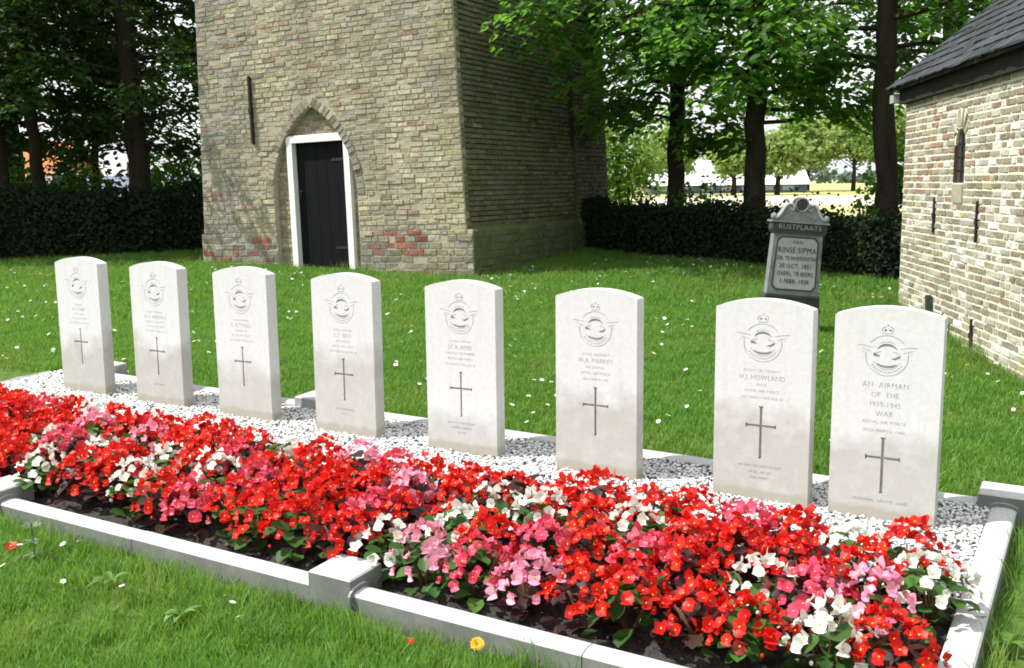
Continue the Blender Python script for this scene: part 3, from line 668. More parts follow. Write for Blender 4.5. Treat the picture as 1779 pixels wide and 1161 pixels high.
# ------------------------------------------------------------------ war headstones
HW_, HH, HT = .403, .81, .0747
def ring_seg(cx, cz, r0, r1, a0, a1, n=10): return arc(cx, cz, r1, a0, a1, n) + arc(cx, cz, r0, a1, a0, n)
def badge(cx, cz):
    """shallow grooves and deep cuts of the winged ring badge with a crown above"""
    sh = []; dp = []
    # outer and inner ring grooves, broken where the wings cross
    for (a0, a1) in ((38, 142), (166, 374)): sh.append(ring_seg(cx, cz, .0770, .0805, a0, a1, 26))
    for (a0, a1) in ((205, 335),): sh.append(ring_seg(cx, cz, .0535, .0560, a0, a1, 14))
    sh.append(ring_seg(cx, cz, .0535, .0560, 60, 120, 10))
    # wings reaching out past the ring
    for s in (-1, 1):
        sh.append([(cx + s * x, cz + z) for x, z in ((.112, .040), (.082, .037), (.050, .031), (.050, .029), (.082, .0335), (.108, .036))])
        sh.append([(cx + s * x, cz + z) for x, z in ((.098, .026), (.084, .0225), (.058, .015), (.060, .013), (.086, .020))])
        sh.append([(cx + s * x, cz + z) for x, z in ((.096, .013), (.0855, .011), (.086, .009), (.092, .010))])
        sh.append([(cx + s * x, cz + z) for x, z in ((.022, .018), (.045, .010), (.044, .007), (.021, .014))])
    # ring lettering reduced to small cuts
    for a in range(214, 330, 9): sh.append(ring_seg(cx, cz, .063, .069, a, a + 4.5, 1))
    # deep cuts: field above and below the bird, and beside its wings
    dp.append(arc(cx, cz + .012, .036, 155, 25, 12, .040) + arc(cx, cz + .012, .024, 25, 155, 12, .040))
    dp.append(arc(cx, cz - .024, .026, 200, 340, 12, .040) + arc(cx, cz - .024, .0145, 340, 200, 12, .040))
    dp.append([(cx - .051, cz + .010), (cx - .030, cz + .002), (cx - .024, cz - .004), (cx - .034, cz - .008), (cx - .050, cz - .004)])
    dp.append([(cx + .014, cz - .010), (cx + .030, cz - .006), (cx + .050, cz + .006), (cx + .048, cz - .006), (cx + .030, cz - .016)])
    # crown
    c2 = cz + .098
    for s in (-1, 1):
        dp.append([(cx + s * x, c2 + z) for x, z in ((.004, .000), (.013, -.003), (.014, .004), (.008, .007))])
        sh.append([(cx + s * x, c2 + z) for x, z in ((.017, -.008), (.024, .002), (.020, .012), (.008, .017), (.008, .014), (.018, .009), (.020, .002), (.014, -.006))])
    sh.append([(cx - .020, c2 - .013), (cx + .020, c2 - .013), (cx + .019, c2 - .010), (cx - .019, c2 - .010)])
    sh.append([(cx - .003, c2 + .017), (cx + .003, c2 + .017), (cx + .003, c2 + .024), (cx - .003, c2 + .024)])
    return sh, dp
def cross(cx, z0, z1, za, hw):
    b, f = .0052, .011   # half bar width, flared ends
    return [(cx - b, z0 + .006), (cx - f * .8, z0), (cx + f * .8, z0), (cx + b, z0 + .006), (cx + b, za - b), (cx + hw - .008, za - b), (cx + hw, za - f), (cx + hw, za + f), (cx + hw - .008, za + b), (cx + b, za + b),
            (cx + b, z1 - .010), (cx + f, z1), (cx - f, z1), (cx - b, z1 - .010), (cx - b, za + b), (cx - hw + .008, za + b), (cx - hw, za + f), (cx - hw, za - f), (cx - hw + .008, za - b), (cx - b, za - b)]
def headstone(s, lines, epitaph, stain, label, lean=(0, 0), unknown=False):
    p = P(s, 0, 0); p = P(s, 0, 0) + Vector((0, 0, 0))
    pc = P(s + HW_ / 2, 0, 0)
    cx = HW_ / 2; outl = [(0, -.20), (HW_, -.20), (HW_, HH - .004)]
    rise = .036; Ra = (cx * cx + rise * rise) / (2 * rise); zc = HH + rise - Ra; a = math.degrees(math.asin(cx * .985 / Ra))
    outl += [(cx + Ra * math.sin(R(a - 2 * a * i / 22)), zc + Ra * math.cos(R(a - 2 * a * i / 22))) for i in range(23)] + [(0, HH - .004)]
    sh, dp = badge(cx, .657 if unknown else .667)
    cr = cross(cx, .106, .333, .250, .066) if unknown else cross(cx, .178, .402, .318, .064)
    txt = []
    for body, size, z, sq in lines: txt += text_loops(body, size, cx, z, sq)
    ep = []
    for body, size, z, sq in epitaph: ep += text_loops(body, size, cx, z, sq)
    bm = bmesh.new()
    layer(bm, [outl] + sh + dp + [cr] + txt + ep, 0, .0028); layer(bm, [outl] + dp + [cr], .0028, .012); layer(bm, [outl], .012, HT)
    n = len(outl); vs = [bm.verts.new((x, HT, z)) for x, z in outl]; bm.faces.new(vs[::-1])
    bmesh.ops.recalc_face_normals(bm, faces=[])
    o = bm_obj(bm, 'war_headstone', PORTLAND, None, label=label, cat='headstone', group='white war headstones in the row')
    o.location = (p.x, p.y, pc.z); o.rotation_euler = (R(lean[0]), R(lean[1]), -TH); o.color = stain
    for nm, lps, y, mt in (('carved_badge', sh, .0026, LETTER_CUT), ('badge_recess', dp, .0075, CARVED), ('carved_cross', [cr], .0117, CARVED), ('inscription', txt, .0026, LETTER_CUT), ('epitaph', ep, .0026, LETTER_CUT)):
        if not lps: continue
        b = bmesh.new(); layer(b, lps, y, None); bm_obj(b, nm, mt, o, kind='stuff' if nm in ('badge_recess', 'carved_badge') else None)
    return o
S5 = (0, .691, 1.385, 2.106, 2.838, 3.563, 4.322, 4.808)
def std(l1, name, l3, l5): return [(l1, .0165, .545, .92), (name, .030, .512, .86), (l3, .0165, .486, .92), ('ROYAL AIR FORCE', .0175, .459, .92), (l5, .0165, .431, .86)]
headstone(S5[0], std('SERGEANT', 'R.C. FARR', 'AIR GUNNER', '29TH MARCH 1943 AGE 21'), [], (.36, .95, .13, 1), 'small looking white headstone at the far end of the row, beside the corner block', (0, .0))
headstone(S5[1], std('FLIGHT SERGEANT', 'W.G. HARDING', 'WIRELESS OPERATOR', '29TH MARCH 1943 AGE 22'), [('REST IN PEACE', .0145, .112, .9)], (.40, .9, .31, 1), 'white headstone second from the far end, greyish tide mark below its cross', (0, .15))
headstone(S5[2], std('FLYING OFFICER', 'E. ATTWELL', 'NAVIGATOR', '29TH MARCH 1943 AGE 20'), [], (.34, .8, .52, 1), 'white headstone third from the far end, standing before the tower left corner', (0, -.1))
headstone(S5[3], std('FLYING OFFICER', 'C.T. BEST', 'AIR GUNNER', '29TH MARCH 1943 AGE 30'), [('EVER REMEMBERED', .0145, .125, .9), ('BY ALL', .0145, .104, .9)], (.47, .75, .70, 1), 'white headstone fourth from the far end, below the black tower door', (0, .1))
headstone(S5[4], std('FLYING OFFICER', 'J.C.B. AMBE', 'NAVIGATOR BOMBER', '7TH MARCH 1943 AGE 21'), [('HIS DUTY NOBLY DONE', .0150, .140, .88), ('FOREVER SLEEPING', .0150, .116, .88), ('IN GOD', .0150, .092, .88)], (.22, .7, .19, 1), 'cleanest white headstone with a chipped badge ring, fifth from the far end', (0, 0))
headstone(S5[5], std('FLIGHT SERGEANT', 'W.A. MARKEY', 'AIR GUNNER', '28TH MARCH 1943'), [], (.42, .85, .44, 1), 'white headstone without epitaph, standing alone before open lawn, third from the right', (0, .1))
headstone(S5[6], std('FLIGHT LIEUTENANT', 'H.J. HOWLAND', 'PILOT', '31ST MARCH 1943 AGE 20'), [('HE GAVE THE GREATEST GIFT', .0150, .140, .84), ('OF ALL, HIS LIFE', .0150, .114, .84), ('FOR OTHERS', .0150, .090, .84)], (.42, .85, .81, 1), 'white headstone hiding the base of the old grey gravestone', (0, .2))
headstone(S5[7], [('AN  AIRMAN', .031, .530, .92), ('OF  THE', .029, .492, .92), ('1939-1945', .029, .454, .9), ('WAR', .029, .417, .95), ('ROYAL AIR FORCE', .0185, .386, .98), ('29TH MARCH 1943', .0185, .352, .95)], [('KNOWN  UNTO  GOD', .0185, .068, 1.02)], (.37, .8, .93, 1), 'nearest white headstone, to an unknown airman, beside the right kerb corner', (0, .35), True)

# ------------------------------------------------------------------ kerbs and blocks of the plot
def kerb(a, b, out, h_top=.015, h_bot=-.20, w=.083):
    """a,b plot coordinates of the two ends of the kerb centre line; the top is gently rounded"""
    d = (Vector(b) - Vector(a)); L = d.length; d.normalize(); nr = Vector((-d.y, d.x)); prof = [(-w / 2, h_bot), (w / 2, h_bot), (w / 2, h_top - .012)] + [(w / 2 * math.cos(R(q)), h_top - .012 + .012 * math.sin(R(q))) for q in (30, 60, 90, 120, 150)] + [(-w / 2, h_top - .012)]
    m = MB(); n = len(prof); vs = []
    for t in (0, L):
        for u, h in prof: q = Vector(a) + d * t + nr * u; vs.append(P(q.x, q.y, h))
    fs = [tuple(range(n - 1, -1, -1)), tuple(range(n, 2 * n))] + [(i, (i + 1) % n, n + (i + 1) % n, n + i) for i in range(n)]
    m.add(vs, fs); o = m.obj('kerb_stone', KERB, label=out, cat='kerb stone', group='kerb stones round the grave plot'); o.color = (.15 if a[1] == RK else 1, 1, 1, 1)
FK = -1.500; RK = .378
kerb((.2, FK), (1.48, FK), 'kerb stone leaving the picture left of the near left block')
kerb((1.655, FK), (2.497, FK), 'kerb stone in front of the bed, just right of the near left block', .013)
kerb((2.500, FK), (3.408, FK), 'kerb stone in front of the bed, just left of the middle block')
kerb((3.596, FK), (4.46, FK), 'kerb stone in front of the bed, right of the middle block')
kerb((4.464, FK), (5.31, FK), 'kerb stone in front of the bed, last before the near right corner')
kerb((5.428, -1.35), (5.428, .325), 'long kerb stone along the right side of the bed', w=.095)
RK = .378
kerb((-.03, RK), (1.665, RK), 'back kerb stone between the far blocks behind the farthest headstones'); kerb((1.845, RK), (3.41, RK), 'back kerb stone behind the fourth and fifth headstones'); kerb((3.59, RK), (5.325, RK), 'back kerb stone behind the three right headstones')
def block(s0, s1, n0, n1, label, top=.06, arches=()):
    m = MB(); c = .006
    def hexa(a0, a1, b0, b1, h0, h1, ch):
        vs = [P(x, y, h0) for x, y in ((a0, b0), (a1, b0), (a1, b1), (a0, b1))] + [P(x, y, h1 - ch) for x, y in ((a0, b0), (a1, b0), (a1, b1), (a0, b1))] + [P(x, y, h1) for x, y in ((a0 + ch, b0 + ch), (a1 - ch, b0 + ch), (a1 - ch, b1 - ch), (a0 + ch, b1 - ch))]
        fs = [(3, 2, 1, 0), (8, 9, 10, 11)] + [(k + i, k + (i + 1) % 4, k + 4 + (i + 1) % 4, k + 4 + i) for k in (0, 4) for i in range(4)]; m.add(vs, fs)
    hexa(s0, s1, n0, n1, -.22, top, c)
    # raised arch collar where a kerb runs into the block
    for (face, pos, ctr) in arches:
        pts_o = [(-.058, -.2), (-.058, .006)] + [(-.058 * math.cos(R(q)), .006 + .026 * math.sin(R(q))) for q in range(30, 180, 30)] + [(.058, .006), (.058, -.2)]
        vs = []
        for off in (0, .008):
            for u, h in pts_o: vs.append(P(pos + off, ctr + u, h) if face == 's' else P(ctr + u, pos - off, h))
        n = len(pts_o); fs = [tuple(range(n, 2 * n)), tuple(range(n - 1, -1, -1))] + [(i, (i + 1) % n, n + (i + 1) % n, n + i) for i in range(n)]
        m.add(vs, fs)
    o = m.obj('kerb_block', KERB, label=label, cat='kerb block', group='square blocks between the kerbs'); o.color = (.3 if n0 > .3 and s0 < 5 else 1, 1, 1, 1)
block(1.485, 1.65, -1.545, -1.37, 'square kerb block at the left edge of the picture', arches=(('s', 1.65, FK),))
block(3.410, 3.594, -1.545, -1.372, 'square kerb block in the middle of the front kerb', arches=(('s', 3.594, FK),))
block(5.315, 5.50, -1.545, -1.36, 'square kerb block at the near right corner, cut off below')
block(5.33, 5.52, .322, .49, 'square kerb block at the right end beside the unknown airman', arches=(('n', .322, 5.428),))
block(1.672, 1.84, .308, .476, 'square kerb block half hidden behind the fourth headstone'); block(3.412, 3.588, .308, .476, 'square kerb block hidden behind the sixth headstone'); block(-.20, -.035, .35, .52, 'square kerb block beside the far end headstone')

# soil, gravel
def sheet(name, s0, s1, n0, n1, h, mat, ds=.03, amp=.0, kind='structure'):
    ss = np.arange(s0, s1 + ds / 2, ds); nn = np.arange(n0, n1 + ds / 2, ds); S_, N_ = np.meshgrid(ss, nn); H = h + amp * rng.standard_normal(S_.shape)
    X = X0 + ES[0] * S_ + EN[0] * N_; Y = Y0 + ES[1] * S_ + EN[1] * N_; V = np.stack([X, Y, GX * X + GY * (Y - 6) + H], -1).reshape(-1, 3); w = len(ss)
    i = np.arange(len(nn) - 1)[:, None] * w + np.arange(w - 1)[None]; F = np.stack([i, i + 1, i + 1 + w, i + w], -1).reshape(-1, 4)
    return tag(put(bpy.data.objects.new(name, np_mesh(name, V, F, mat, smooth_=True))), kind=kind)
sheet('flower_bed_soil', -.6, 5.38, -1.47, -.50, -.035, SOIL, .03, .008)
sheet('gravel_bed', -.6, 5.38, -.52, .345, -.008, PEBBLE_BED, .06, .002)
def build_pebbles(clods=False):
    t = (1 + 5 ** .5) / 2; ico = np.array([(-1, t, 0), (1, t, 0), (-1, -t, 0), (1, -t, 0), (0, -1, t), (0, 1, t), (0, -1, -t), (0, 1, -t), (t, 0, -1), (t, 0, 1), (-t, 0, -1), (-t, 0, 1)]) / math.sqrt(1 + t * t)
    fc = np.array([(0, 11, 5), (0, 5, 1), (0, 1, 7), (0, 7, 10), (0, 10, 11), (1, 5, 9), (5, 11, 4), (11, 10, 2), (10, 7, 6), (7, 1, 8), (3, 9, 4), (3, 4, 2), (3, 2, 6), (3, 6, 8), (3, 8, 9), (4, 9, 5), (2, 4, 11), (6, 2, 10), (8, 6, 7), (9, 8, 1)])
    # jittered grid so the stones lie close without heaping
    d = .0145; ss = np.arange(-.5, 5.375, d); nn = np.arange(-.62, .34, d); S_, N_ = np.meshgrid(ss, nn); S_ = S_.ravel() + rng.uniform(-.007, .007, S_.size); N_ = N_.ravel() + rng.uniform(-.007, .007, N_.size)
    keep = rng.random(len(S_)) > (.90 if clods else .08); N_ = np.where(clods, -1.47 + (N_ + .62) * .9 / .96, N_)
    keep &= (N_ < -.9) | (not clods); S_, N_ = S_[keep], N_[keep]; n = len(S_)
    sc = np.stack([rng.uniform(.0062, .0122, n), rng.uniform(.0055, .0092, n), rng.uniform(.004, .0065, n)], -1); a = rng.uniform(0, 6.283, n)
    V = ico[None] * sc[:, None] * (1 + rng.uniform(-.18, .18, (n, 12, 1))); ca, sa = np.cos(a)[:, None], np.sin(a)[:, None]
    vx = V[..., 0] * ca - V[..., 1] * sa; vy = V[..., 0] * sa + V[..., 1] * ca; X = (X0 + ES[0] * S_ + EN[0] * N_)[:, None] + vx; Y = (Y0 + ES[1] * S_ + EN[1] * N_)[:, None] + vy
    H = (-.034 if clods else -.002) + (rng.uniform(-.006, .006, n))[:, None] + V[..., 2]; VV = np.stack([X, Y, GX * X + GY * (Y - 6) + H], -1).reshape(-1, 3)
    F = (fc[None] + 12 * np.arange(n)[:, None, None]).reshape(-1, 3)
    nm = 'soil_clods' if clods else 'gravel'; tag(put(bpy.data.objects.new(nm, np_mesh(nm, VV, F, SOIL if clods else PEBBLE, smooth_=True))), kind='stuff')
build_pebbles(); build_pebbles(True)

# ------------------------------------------------------------------ old bluestone gravestone, leaning
def build_old_stone():
    bx, by = 2.215, 8.16
    root = empty('old_gravestone', (bx, by, float(G(bx, by)) - .03), (R(-1), R(4.7), R(-2)), label='leaning grey bluestone gravestone with scrolled pediment and dark inscribed lettering', cat='gravestone')
    m = MB(); m.prism([(-.28, -.3), (.262, -.3), (.262, .10), (-.276, .10)], -.10, .14); m.prism([(-.268, .101), (.256, .101), (.252, .24), (-.262, .24)], -.075, .12); m.obj('base', BLUESTONE, root)
    m = MB(); m.prism([(-.264, .2405), (.256, .2405), (.250, .262), (-.258, .262)], -.085, .12); m.prism([(-.246, .2625), (.246, .2625), (.240, .345), (-.240, .345)], -.060, .10); m.prism([(-.240, .3455), (.240, .3455), (.232, .366), (-.232, .366)], -.072, .105); m.obj('plinth_step', BLUESTONE_DARK, root)
    m = MB(); m.prism([(-.228, .3665), (.228, .3665), (.214, .865), (-.214, .865)], -.045, .085); body = m.obj('slab', BLUESTONE, root)
    def oct_(w0, w1, z0, z1, c): return [(-w0 + c, z0), (w0 - c, z0), (w0, z0 + c), (w1, z1 - c), (w1 - c, z1), (-w1 + c, z1), (-w1, z1 - c), (-w0, z0 + c)]
    bm = bmesh.new(); layer(bm, [oct_(.196, .184, .40, .845, .035), oct_(.184, .172, .412, .833, .031)], -.0505, -.044); bm_obj(bm, 'panel_border', BLUESTONE_DARK, root)
    bm = bmesh.new(); layer(bm, [oct_(.183, .171, .413, .832, .031)], -.0485, -.044); bm_obj(bm, 'panel', BLUESTONE_PALE, root)
    m = MB(); m.prism([(-.222, .8655), (.222, .8655), (.244, .895), (-.244, .895)], -.062, .095); m.prism([(-.238, .8955), (.238, .8955), (.238, .955), (-.238, .955)], -.068, .095); m.obj('frieze', BLUESTONE_DARK, root)
    m = MB(); m.prism([(-.252, .9555), (.252, .9555), (.252, .972), (-.252, .972)], -.086, .105); m.obj('cornice', BLUESTONE, root)
    half = [(.205, .9725), (.20, 1.0), (.182, 1.015), (.160, 1.045), (.140, 1.085), (.115, 1.105), (.085, 1.105), (.060, 1.085)]
    poly = half + [(-x, z) for x, z in reversed(half)]
    m = MB(); m.prism(poly[::1], -.05, .07); m.obj('pediment', BLUESTONE, root)
    for s in (-1, 1):
        m = MB(); m.tube([(s * x, -.052, z) for x, z in ((.215, .985), (.195, 1.0), (.178, 1.018), (.158, 1.048), (.138, 1.088), (.112, 1.110), (.082, 1.108), (.064, 1.088), (.066, 1.066), (.084, 1.058), (.094, 1.072), (.086, 1.082))], [.012, .013, .013, .013, .013, .013, .013, .012, .011, .010, .008, .006], 6); m.obj('scroll', BLUESTONE_PALE, root, True)
        b = bmesh.new(); bmesh.ops.create_uvsphere(b, u_segments=12, v_segments=8, radius=.03); o = bm_obj(b, 'corner_ball', BLUESTONE, root, True); o.location = (s * .228, -.035, 1.0)
    m = MB(); m.prism(arc(0, 1.105, .064, 0, 342, 19), -.062, .055); m.obj('medallion', BLUESTONE_DARK, root)
    m = MB(); m.tube([(.055 * math.cos(R(a)), -.064, 1.105 + .055 * math.sin(R(a))) for a in range(0, 361, 20)], .007, 5); m.obj('medallion_rim', BLUESTONE, root, True)
    m = MB()   # carved spray of leaves in the pediment
    for k in range(9):
        x = -.12 + .03 * k; z = 1.0 + .035 * math.cos((k - 4) / 4 * 1.5); m.add([(x - .022, -.052, z - .012), (x + .022, -.052, z + .004), (x + .004, -.066, z + .016), (x - .012, -.063, z + .010)], [(0, 1, 2, 3)])
    m.obj('carved_leaves', BLUESTONE_PALE, root)
    def letters(lines, y, mat, name):
        bm = bmesh.new()
        for body, size, z, sq in lines: layer(bm, text_loops(body, size, 0, z, sq), y - .0015, y)
        bm_obj(bm, name, mat, root, kind='stuff')
    root.scale = (.90, .95, .965)
    letters([('VAN', .042, .785, 1.0), ('RINSE SIPMA', .066, .712, .86), ('GEB. TE MORRENSTRA', .044, .652, .78), ('20 OCT. 1851', .048, .588, .95), ('OVERL. TE BEERS', .048, .525, .82), ('1 FEBR. 1928', .048, .462, .92)], -.0487, m_plain('black_letter_paint', (.012, .016, .015), .6, .3), 'inscription')
    letters([('RUSTPLAATS', .055, .905, 1.12)], -.0682, m_plain('worn_letter_grey', (.34, .38, .37), .7, .3), 'heading')
build_old_stone()

# ------------------------------------------------------------------ begonias
def m_petal(name, a, b, tr):
    m = Mat(name, .45, .35); m.color(m.ramp(m.orand(), [(0, tuple(x * .45 + .03 for x in a)), (.05, tuple(x * .6 + .02 for x in a)), (.12, a), (1, b)])); m.translucent(tr, .28); return m.m
YELLOW = m_plain('yellow_stamens', (.85, .50, .03), .7, .2)
PET = {'red': m_petal('red_petal', (.48, .004, .006), (.74, .024, .012), (.85, .02, .01)), 'rose': m_petal('rose_petal', (.62, .035, .09), (.72, .11, .20), (.85, .10, .12)),
       'pink': m_petal('pink_petal', (.72, .19, .33), (.80, .40, .52), (.9, .35, .4)), 'white': m_petal('white_petal', (.78, .77, .68), (.86, .86, .80), (.8, .8, .7))}
def blossom_mesh(col, k):
    r = random.Random(k * 7 + 1); V, F, M = [], [], []
    for i in range(4):   # two broad and two narrow petals
        big = i % 2 == 0; L = (.0205 if big else .0165) * r.uniform(.9, 1.12); w = (.0175 if big else .0125) * r.uniform(.9, 1.1); a = i * math.pi / 2 + r.uniform(-.25, .25); cup = r.uniform(.1, 1.2); b = len(V)
        pts = [(0, 0)] + [(L * t, w * s * (1 if t < .9 else .55)) for t, s in ((.30, -.62), (.62, -1), (.92, -.95), (1.02, 0), (.92, .95), (.62, 1), (.30, .62))] + [(L * .58, 0)]
        for x, y in pts:
            z = cup * x * x / L * .8 - abs(y) * .15 + r.uniform(-.0012, .0012); V.append((x * math.cos(a) - y * math.sin(a), x * math.sin(a) + y * math.cos(a), z + (0 if big else .002)))
        F += [(b, b + 1, b + 8), (b + 1, b + 2, b + 8), (b + 2, b + 3, b + 8), (b + 3, b + 4, b + 8), (b + 4, b + 5, b + 8), (b + 5, b + 6, b + 8), (b + 6, b + 7, b + 8), (b + 7, b, b + 8)]; M += [0] * 8
    b = len(V); V += [(0, 0, .007)] + [(.0030 * math.cos(t), .0030 * math.sin(t), .004) for t in (0, 1.05, 2.1, 3.14, 4.2, 5.24)]; F += [(b, b + 1 + i, b + 1 + (i + 1) % 6) for i in range(6)]; M += [1] * 6
    me = bpy.data.meshes.new('blossom'); me.from_pydata(V, [], F); me.materials.append(PET[col]); me.materials.append(YELLOW); me.polygons.foreach_set('material_index', M); me.polygons.foreach_set('use_smooth', [True] * len(F)); return me
def bud_mesh(col):
    b = bmesh.new(); bmesh.ops.create_icosphere(b, subdivisions=1, radius=.0065)
    for v in b.verts: v.co.z *= 1.3
    me = bpy.data.meshes.new('bud'); b.to_mesh(me); b.free(); me.materials.append(PET[col]); me.polygons.foreach_set('use_smooth', [True] * len(me.polygons)); return me
BLOS = {c: [blossom_mesh(c, k) for k in range(12)] for c in PET}; BUD = {c: bud_mesh(c) for c in PET}
def m_bleaf(name, a, b, c, tr):
    m = Mat(name, .5, .3); m.color(m.ramp(m.island(), [(0, a), (.5, b), (1, c)])); m.translucent(tr, .2); return m.m
BGREEN = m_bleaf('begonia_leaf_green', (.020, .062, .010), (.035, .10, .015), (.07, .16, .025), (.12, .3, .03))
BBRONZE = m_bleaf('begonia_leaf_bronze', (.020, .008, .010), (.038, .014, .013), (.05, .034, .016), (.18, .03, .02))
STEM = m_plain('begonia_stem', (.16, .06, .04), .5, .4)
def foliage_mesh(k, mat):
    r = random.Random(k + 50); m = MB()
    for i in range(30):
        a = r.random() * 6.283; h = r.uniform(.015, .15); d = r.uniform(.02, .115) * (1.15 - .3 * h / .15); L = r.uniform(.022, .036); w = L * r.uniform(.75, .95); t = a + r.uniform(-.6, .6); pit = r.uniform(-.7, .5)
        X = Vector((math.cos(t) * math.cos(pit), math.sin(t) * math.cos(pit), math.sin(pit))); Y = Vector((-math.sin(t), math.cos(t), r.uniform(-.4, .4))).normalized(); N = X.cross(Y)
        o = Vector((d * math.cos(a), d * math.sin(a), h)); c = L * .28
        pts = [(-1, 0, 0), (-.55, -.8, 1), (.15, -1, 1.1), (.75, -.62, .6), (1.1, 0, -.2), (.75, .62, .6), (.15, 1, 1.1), (-.55, .8, 1), (.1, 0, 0)]
        m.add([o + X * L * x + Y * w * y + N * c * z for x, y, z in pts], [(j, (j + 1) % 8, 8) for j in range(8)], 0)
    for i in range(6):
        a = r.random() * 6.283; m.tube([(0, 0, -.03), (.03 * math.cos(a), .03 * math.sin(a), .06), (.07 * math.cos(a), .07 * math.sin(a), .14)], [.005, .004, .003], 4, 1)
    return m.mesh('foliage', [mat, STEM], True)
FOL = {'green': [foliage_mesh(k, BGREEN) for k in range(4)], 'bronze': [foliage_mesh(k, BBRONZE) for k in range(4)]}
ORD = ['first', 'second', 'third', 'fourth', 'fifth', 'sixth', 'seventh', 'eighth', 'ninth', 'tenth', 'eleventh', 'twelfth', 'thirteenth', 'fourteenth', 'fifteenth', 'sixteenth', 'seventeenth', 'eighteenth', 'nineteenth', 'twentieth', 'twenty-first', 'twenty-second', 'twenty-third', 'twenty-fourth', 'twenty-fifth', 'twenty-sixth', 'twenty-seventh', 'twenty-eighth', 'twenty-ninth', 'thirtieth']
WHITE_AT = [(2.45, -1.1), (1.35, -1.05), (3.92, -.95), (1.6, -1.37), (1.72, -1.12), (2.30, -1.30), (2.07, -.97), (2.55, -.70), (1.12, -.73), (3.70, -1.06), (3.69, -.78), (3.54, -1.40), (4.31, -.82), (4.72, -.96), (5.11, -1.30), (5.10, -.50), (5.34, -.65)]
PINK_AT = [(4.45, -1.0), (3.6, -1.2), (2.6, -1.05), (2.2, -.6), (.7, -.65), (1.5, -.90), (1.63, -1.16), (1.59, -.63), (2.69, -1.40), (1.82, -.86), (2.41, -.78), (3.20, -1.40), (3.41, -1.50), (2.89, -.56), (3.13, -.69), (2.91, -.81), (3.24, -1.05), (3.43, -.88), (3.79, -1.25), (3.98, -.82), (3.97, -1.02), (4.22, -1.32), (4.62, -.62), (4.76, -1.10), (5.02, -.90), (5.31, -1.05)]
def build_flowers():
    rows = [('front row', -1.28), ('second row', -1.03), ('third row', -.78), ('back row', -.54)]
    plants = []
    for ri, (rn, n0) in enumerate(rows):
        s = 5.29 - (.085 if ri % 2 else 0); idx = 0
        while s > (1.15, .80, .50, .20)[ri]:
            plants.append([ri, idx, s + random.uniform(-.03, .03), n0 - (.13, .08, .03, 0)[3 - ri] * min(1, max(0, (4.9 - s) / 2.2)) + random.uniform(-.03, .03), None]); idx += 1; s -= random.uniform(.178, .205)
    for lst, cols in ((WHITE_AT, ('white',)), (PINK_AT, ('rose', 'pink', 'rose', 'red'))):
        for q, (s, n) in enumerate(lst):
            best = min((p for p in plants if p[4] is None), key=lambda p: (p[2] - s) ** 2 + (p[3] - n) ** 2)
            if (best[2] - s) ** 2 + (best[3] - n) ** 2 < .04: best[4] = cols[q % len(cols)]
    for p in plants:
        ri, idx, s, n, col = p; col = col or 'red'
        leaf = 'green' if col == 'white' or random.random() < .30 else 'bronze'
        c = P(s, n, -.035); rn = rows[ri][0]
        o = empty('begonia_plant', c, (0, 0, random.random() * 6.28), label='%s begonia with %s leaves in the %s, %s from the right kerb' % (col if col != 'rose' else 'rose pink', leaf, rn, ORD[idx]), cat='flower', group='begonias in the grave bed')
        sc = random.uniform(1.0, 1.2)
        f = bpy.data.objects.new('foliage', random.choice(FOL[leaf])); f.scale = (sc, sc, sc * random.uniform(.88, 1.05)); put(f, o)
        nb = {'red': 48, 'rose': 46, 'pink': 38, 'white': 26}[col] + random.randint(-4, 4); hgt = random.uniform(.195, .25)
        for b in range(nb):
            a = b * 2.39996 + random.uniform(-.4, .4); q = math.sqrt((b + .5) / nb); rad = .136 * q * random.uniform(.85, 1.12); z = hgt * (1.0 - .55 * q * q) + random.uniform(-.02, .022)
            me = random.choice(BLOS[col])
            bl = bpy.data.objects.new('blossom', me); k = random.uniform(.70, 1.25); bl.scale = (k, k, k * random.uniform(.7, 1.6)); bl.location = (rad * math.cos(a), rad * math.sin(a), z)
            tilt = .25 + .95 * q + random.uniform(-.4, .4); bl.rotation_euler = Vector((math.cos(a + random.uniform(-.6, .6)) * math.sin(tilt), math.sin(a) * math.sin(tilt), math.cos(tilt))).to_track_quat('Z', 'X').to_euler(); put(bl, o)
        for b in range(3):
            a = random.random() * 6.28; bl = bpy.data.objects.new('bud', BUD[col]); bl.location = (.12 * math.cos(a), .12 * math.sin(a), random.uniform(.05, .12)); put(bl, o)
build_flowers()

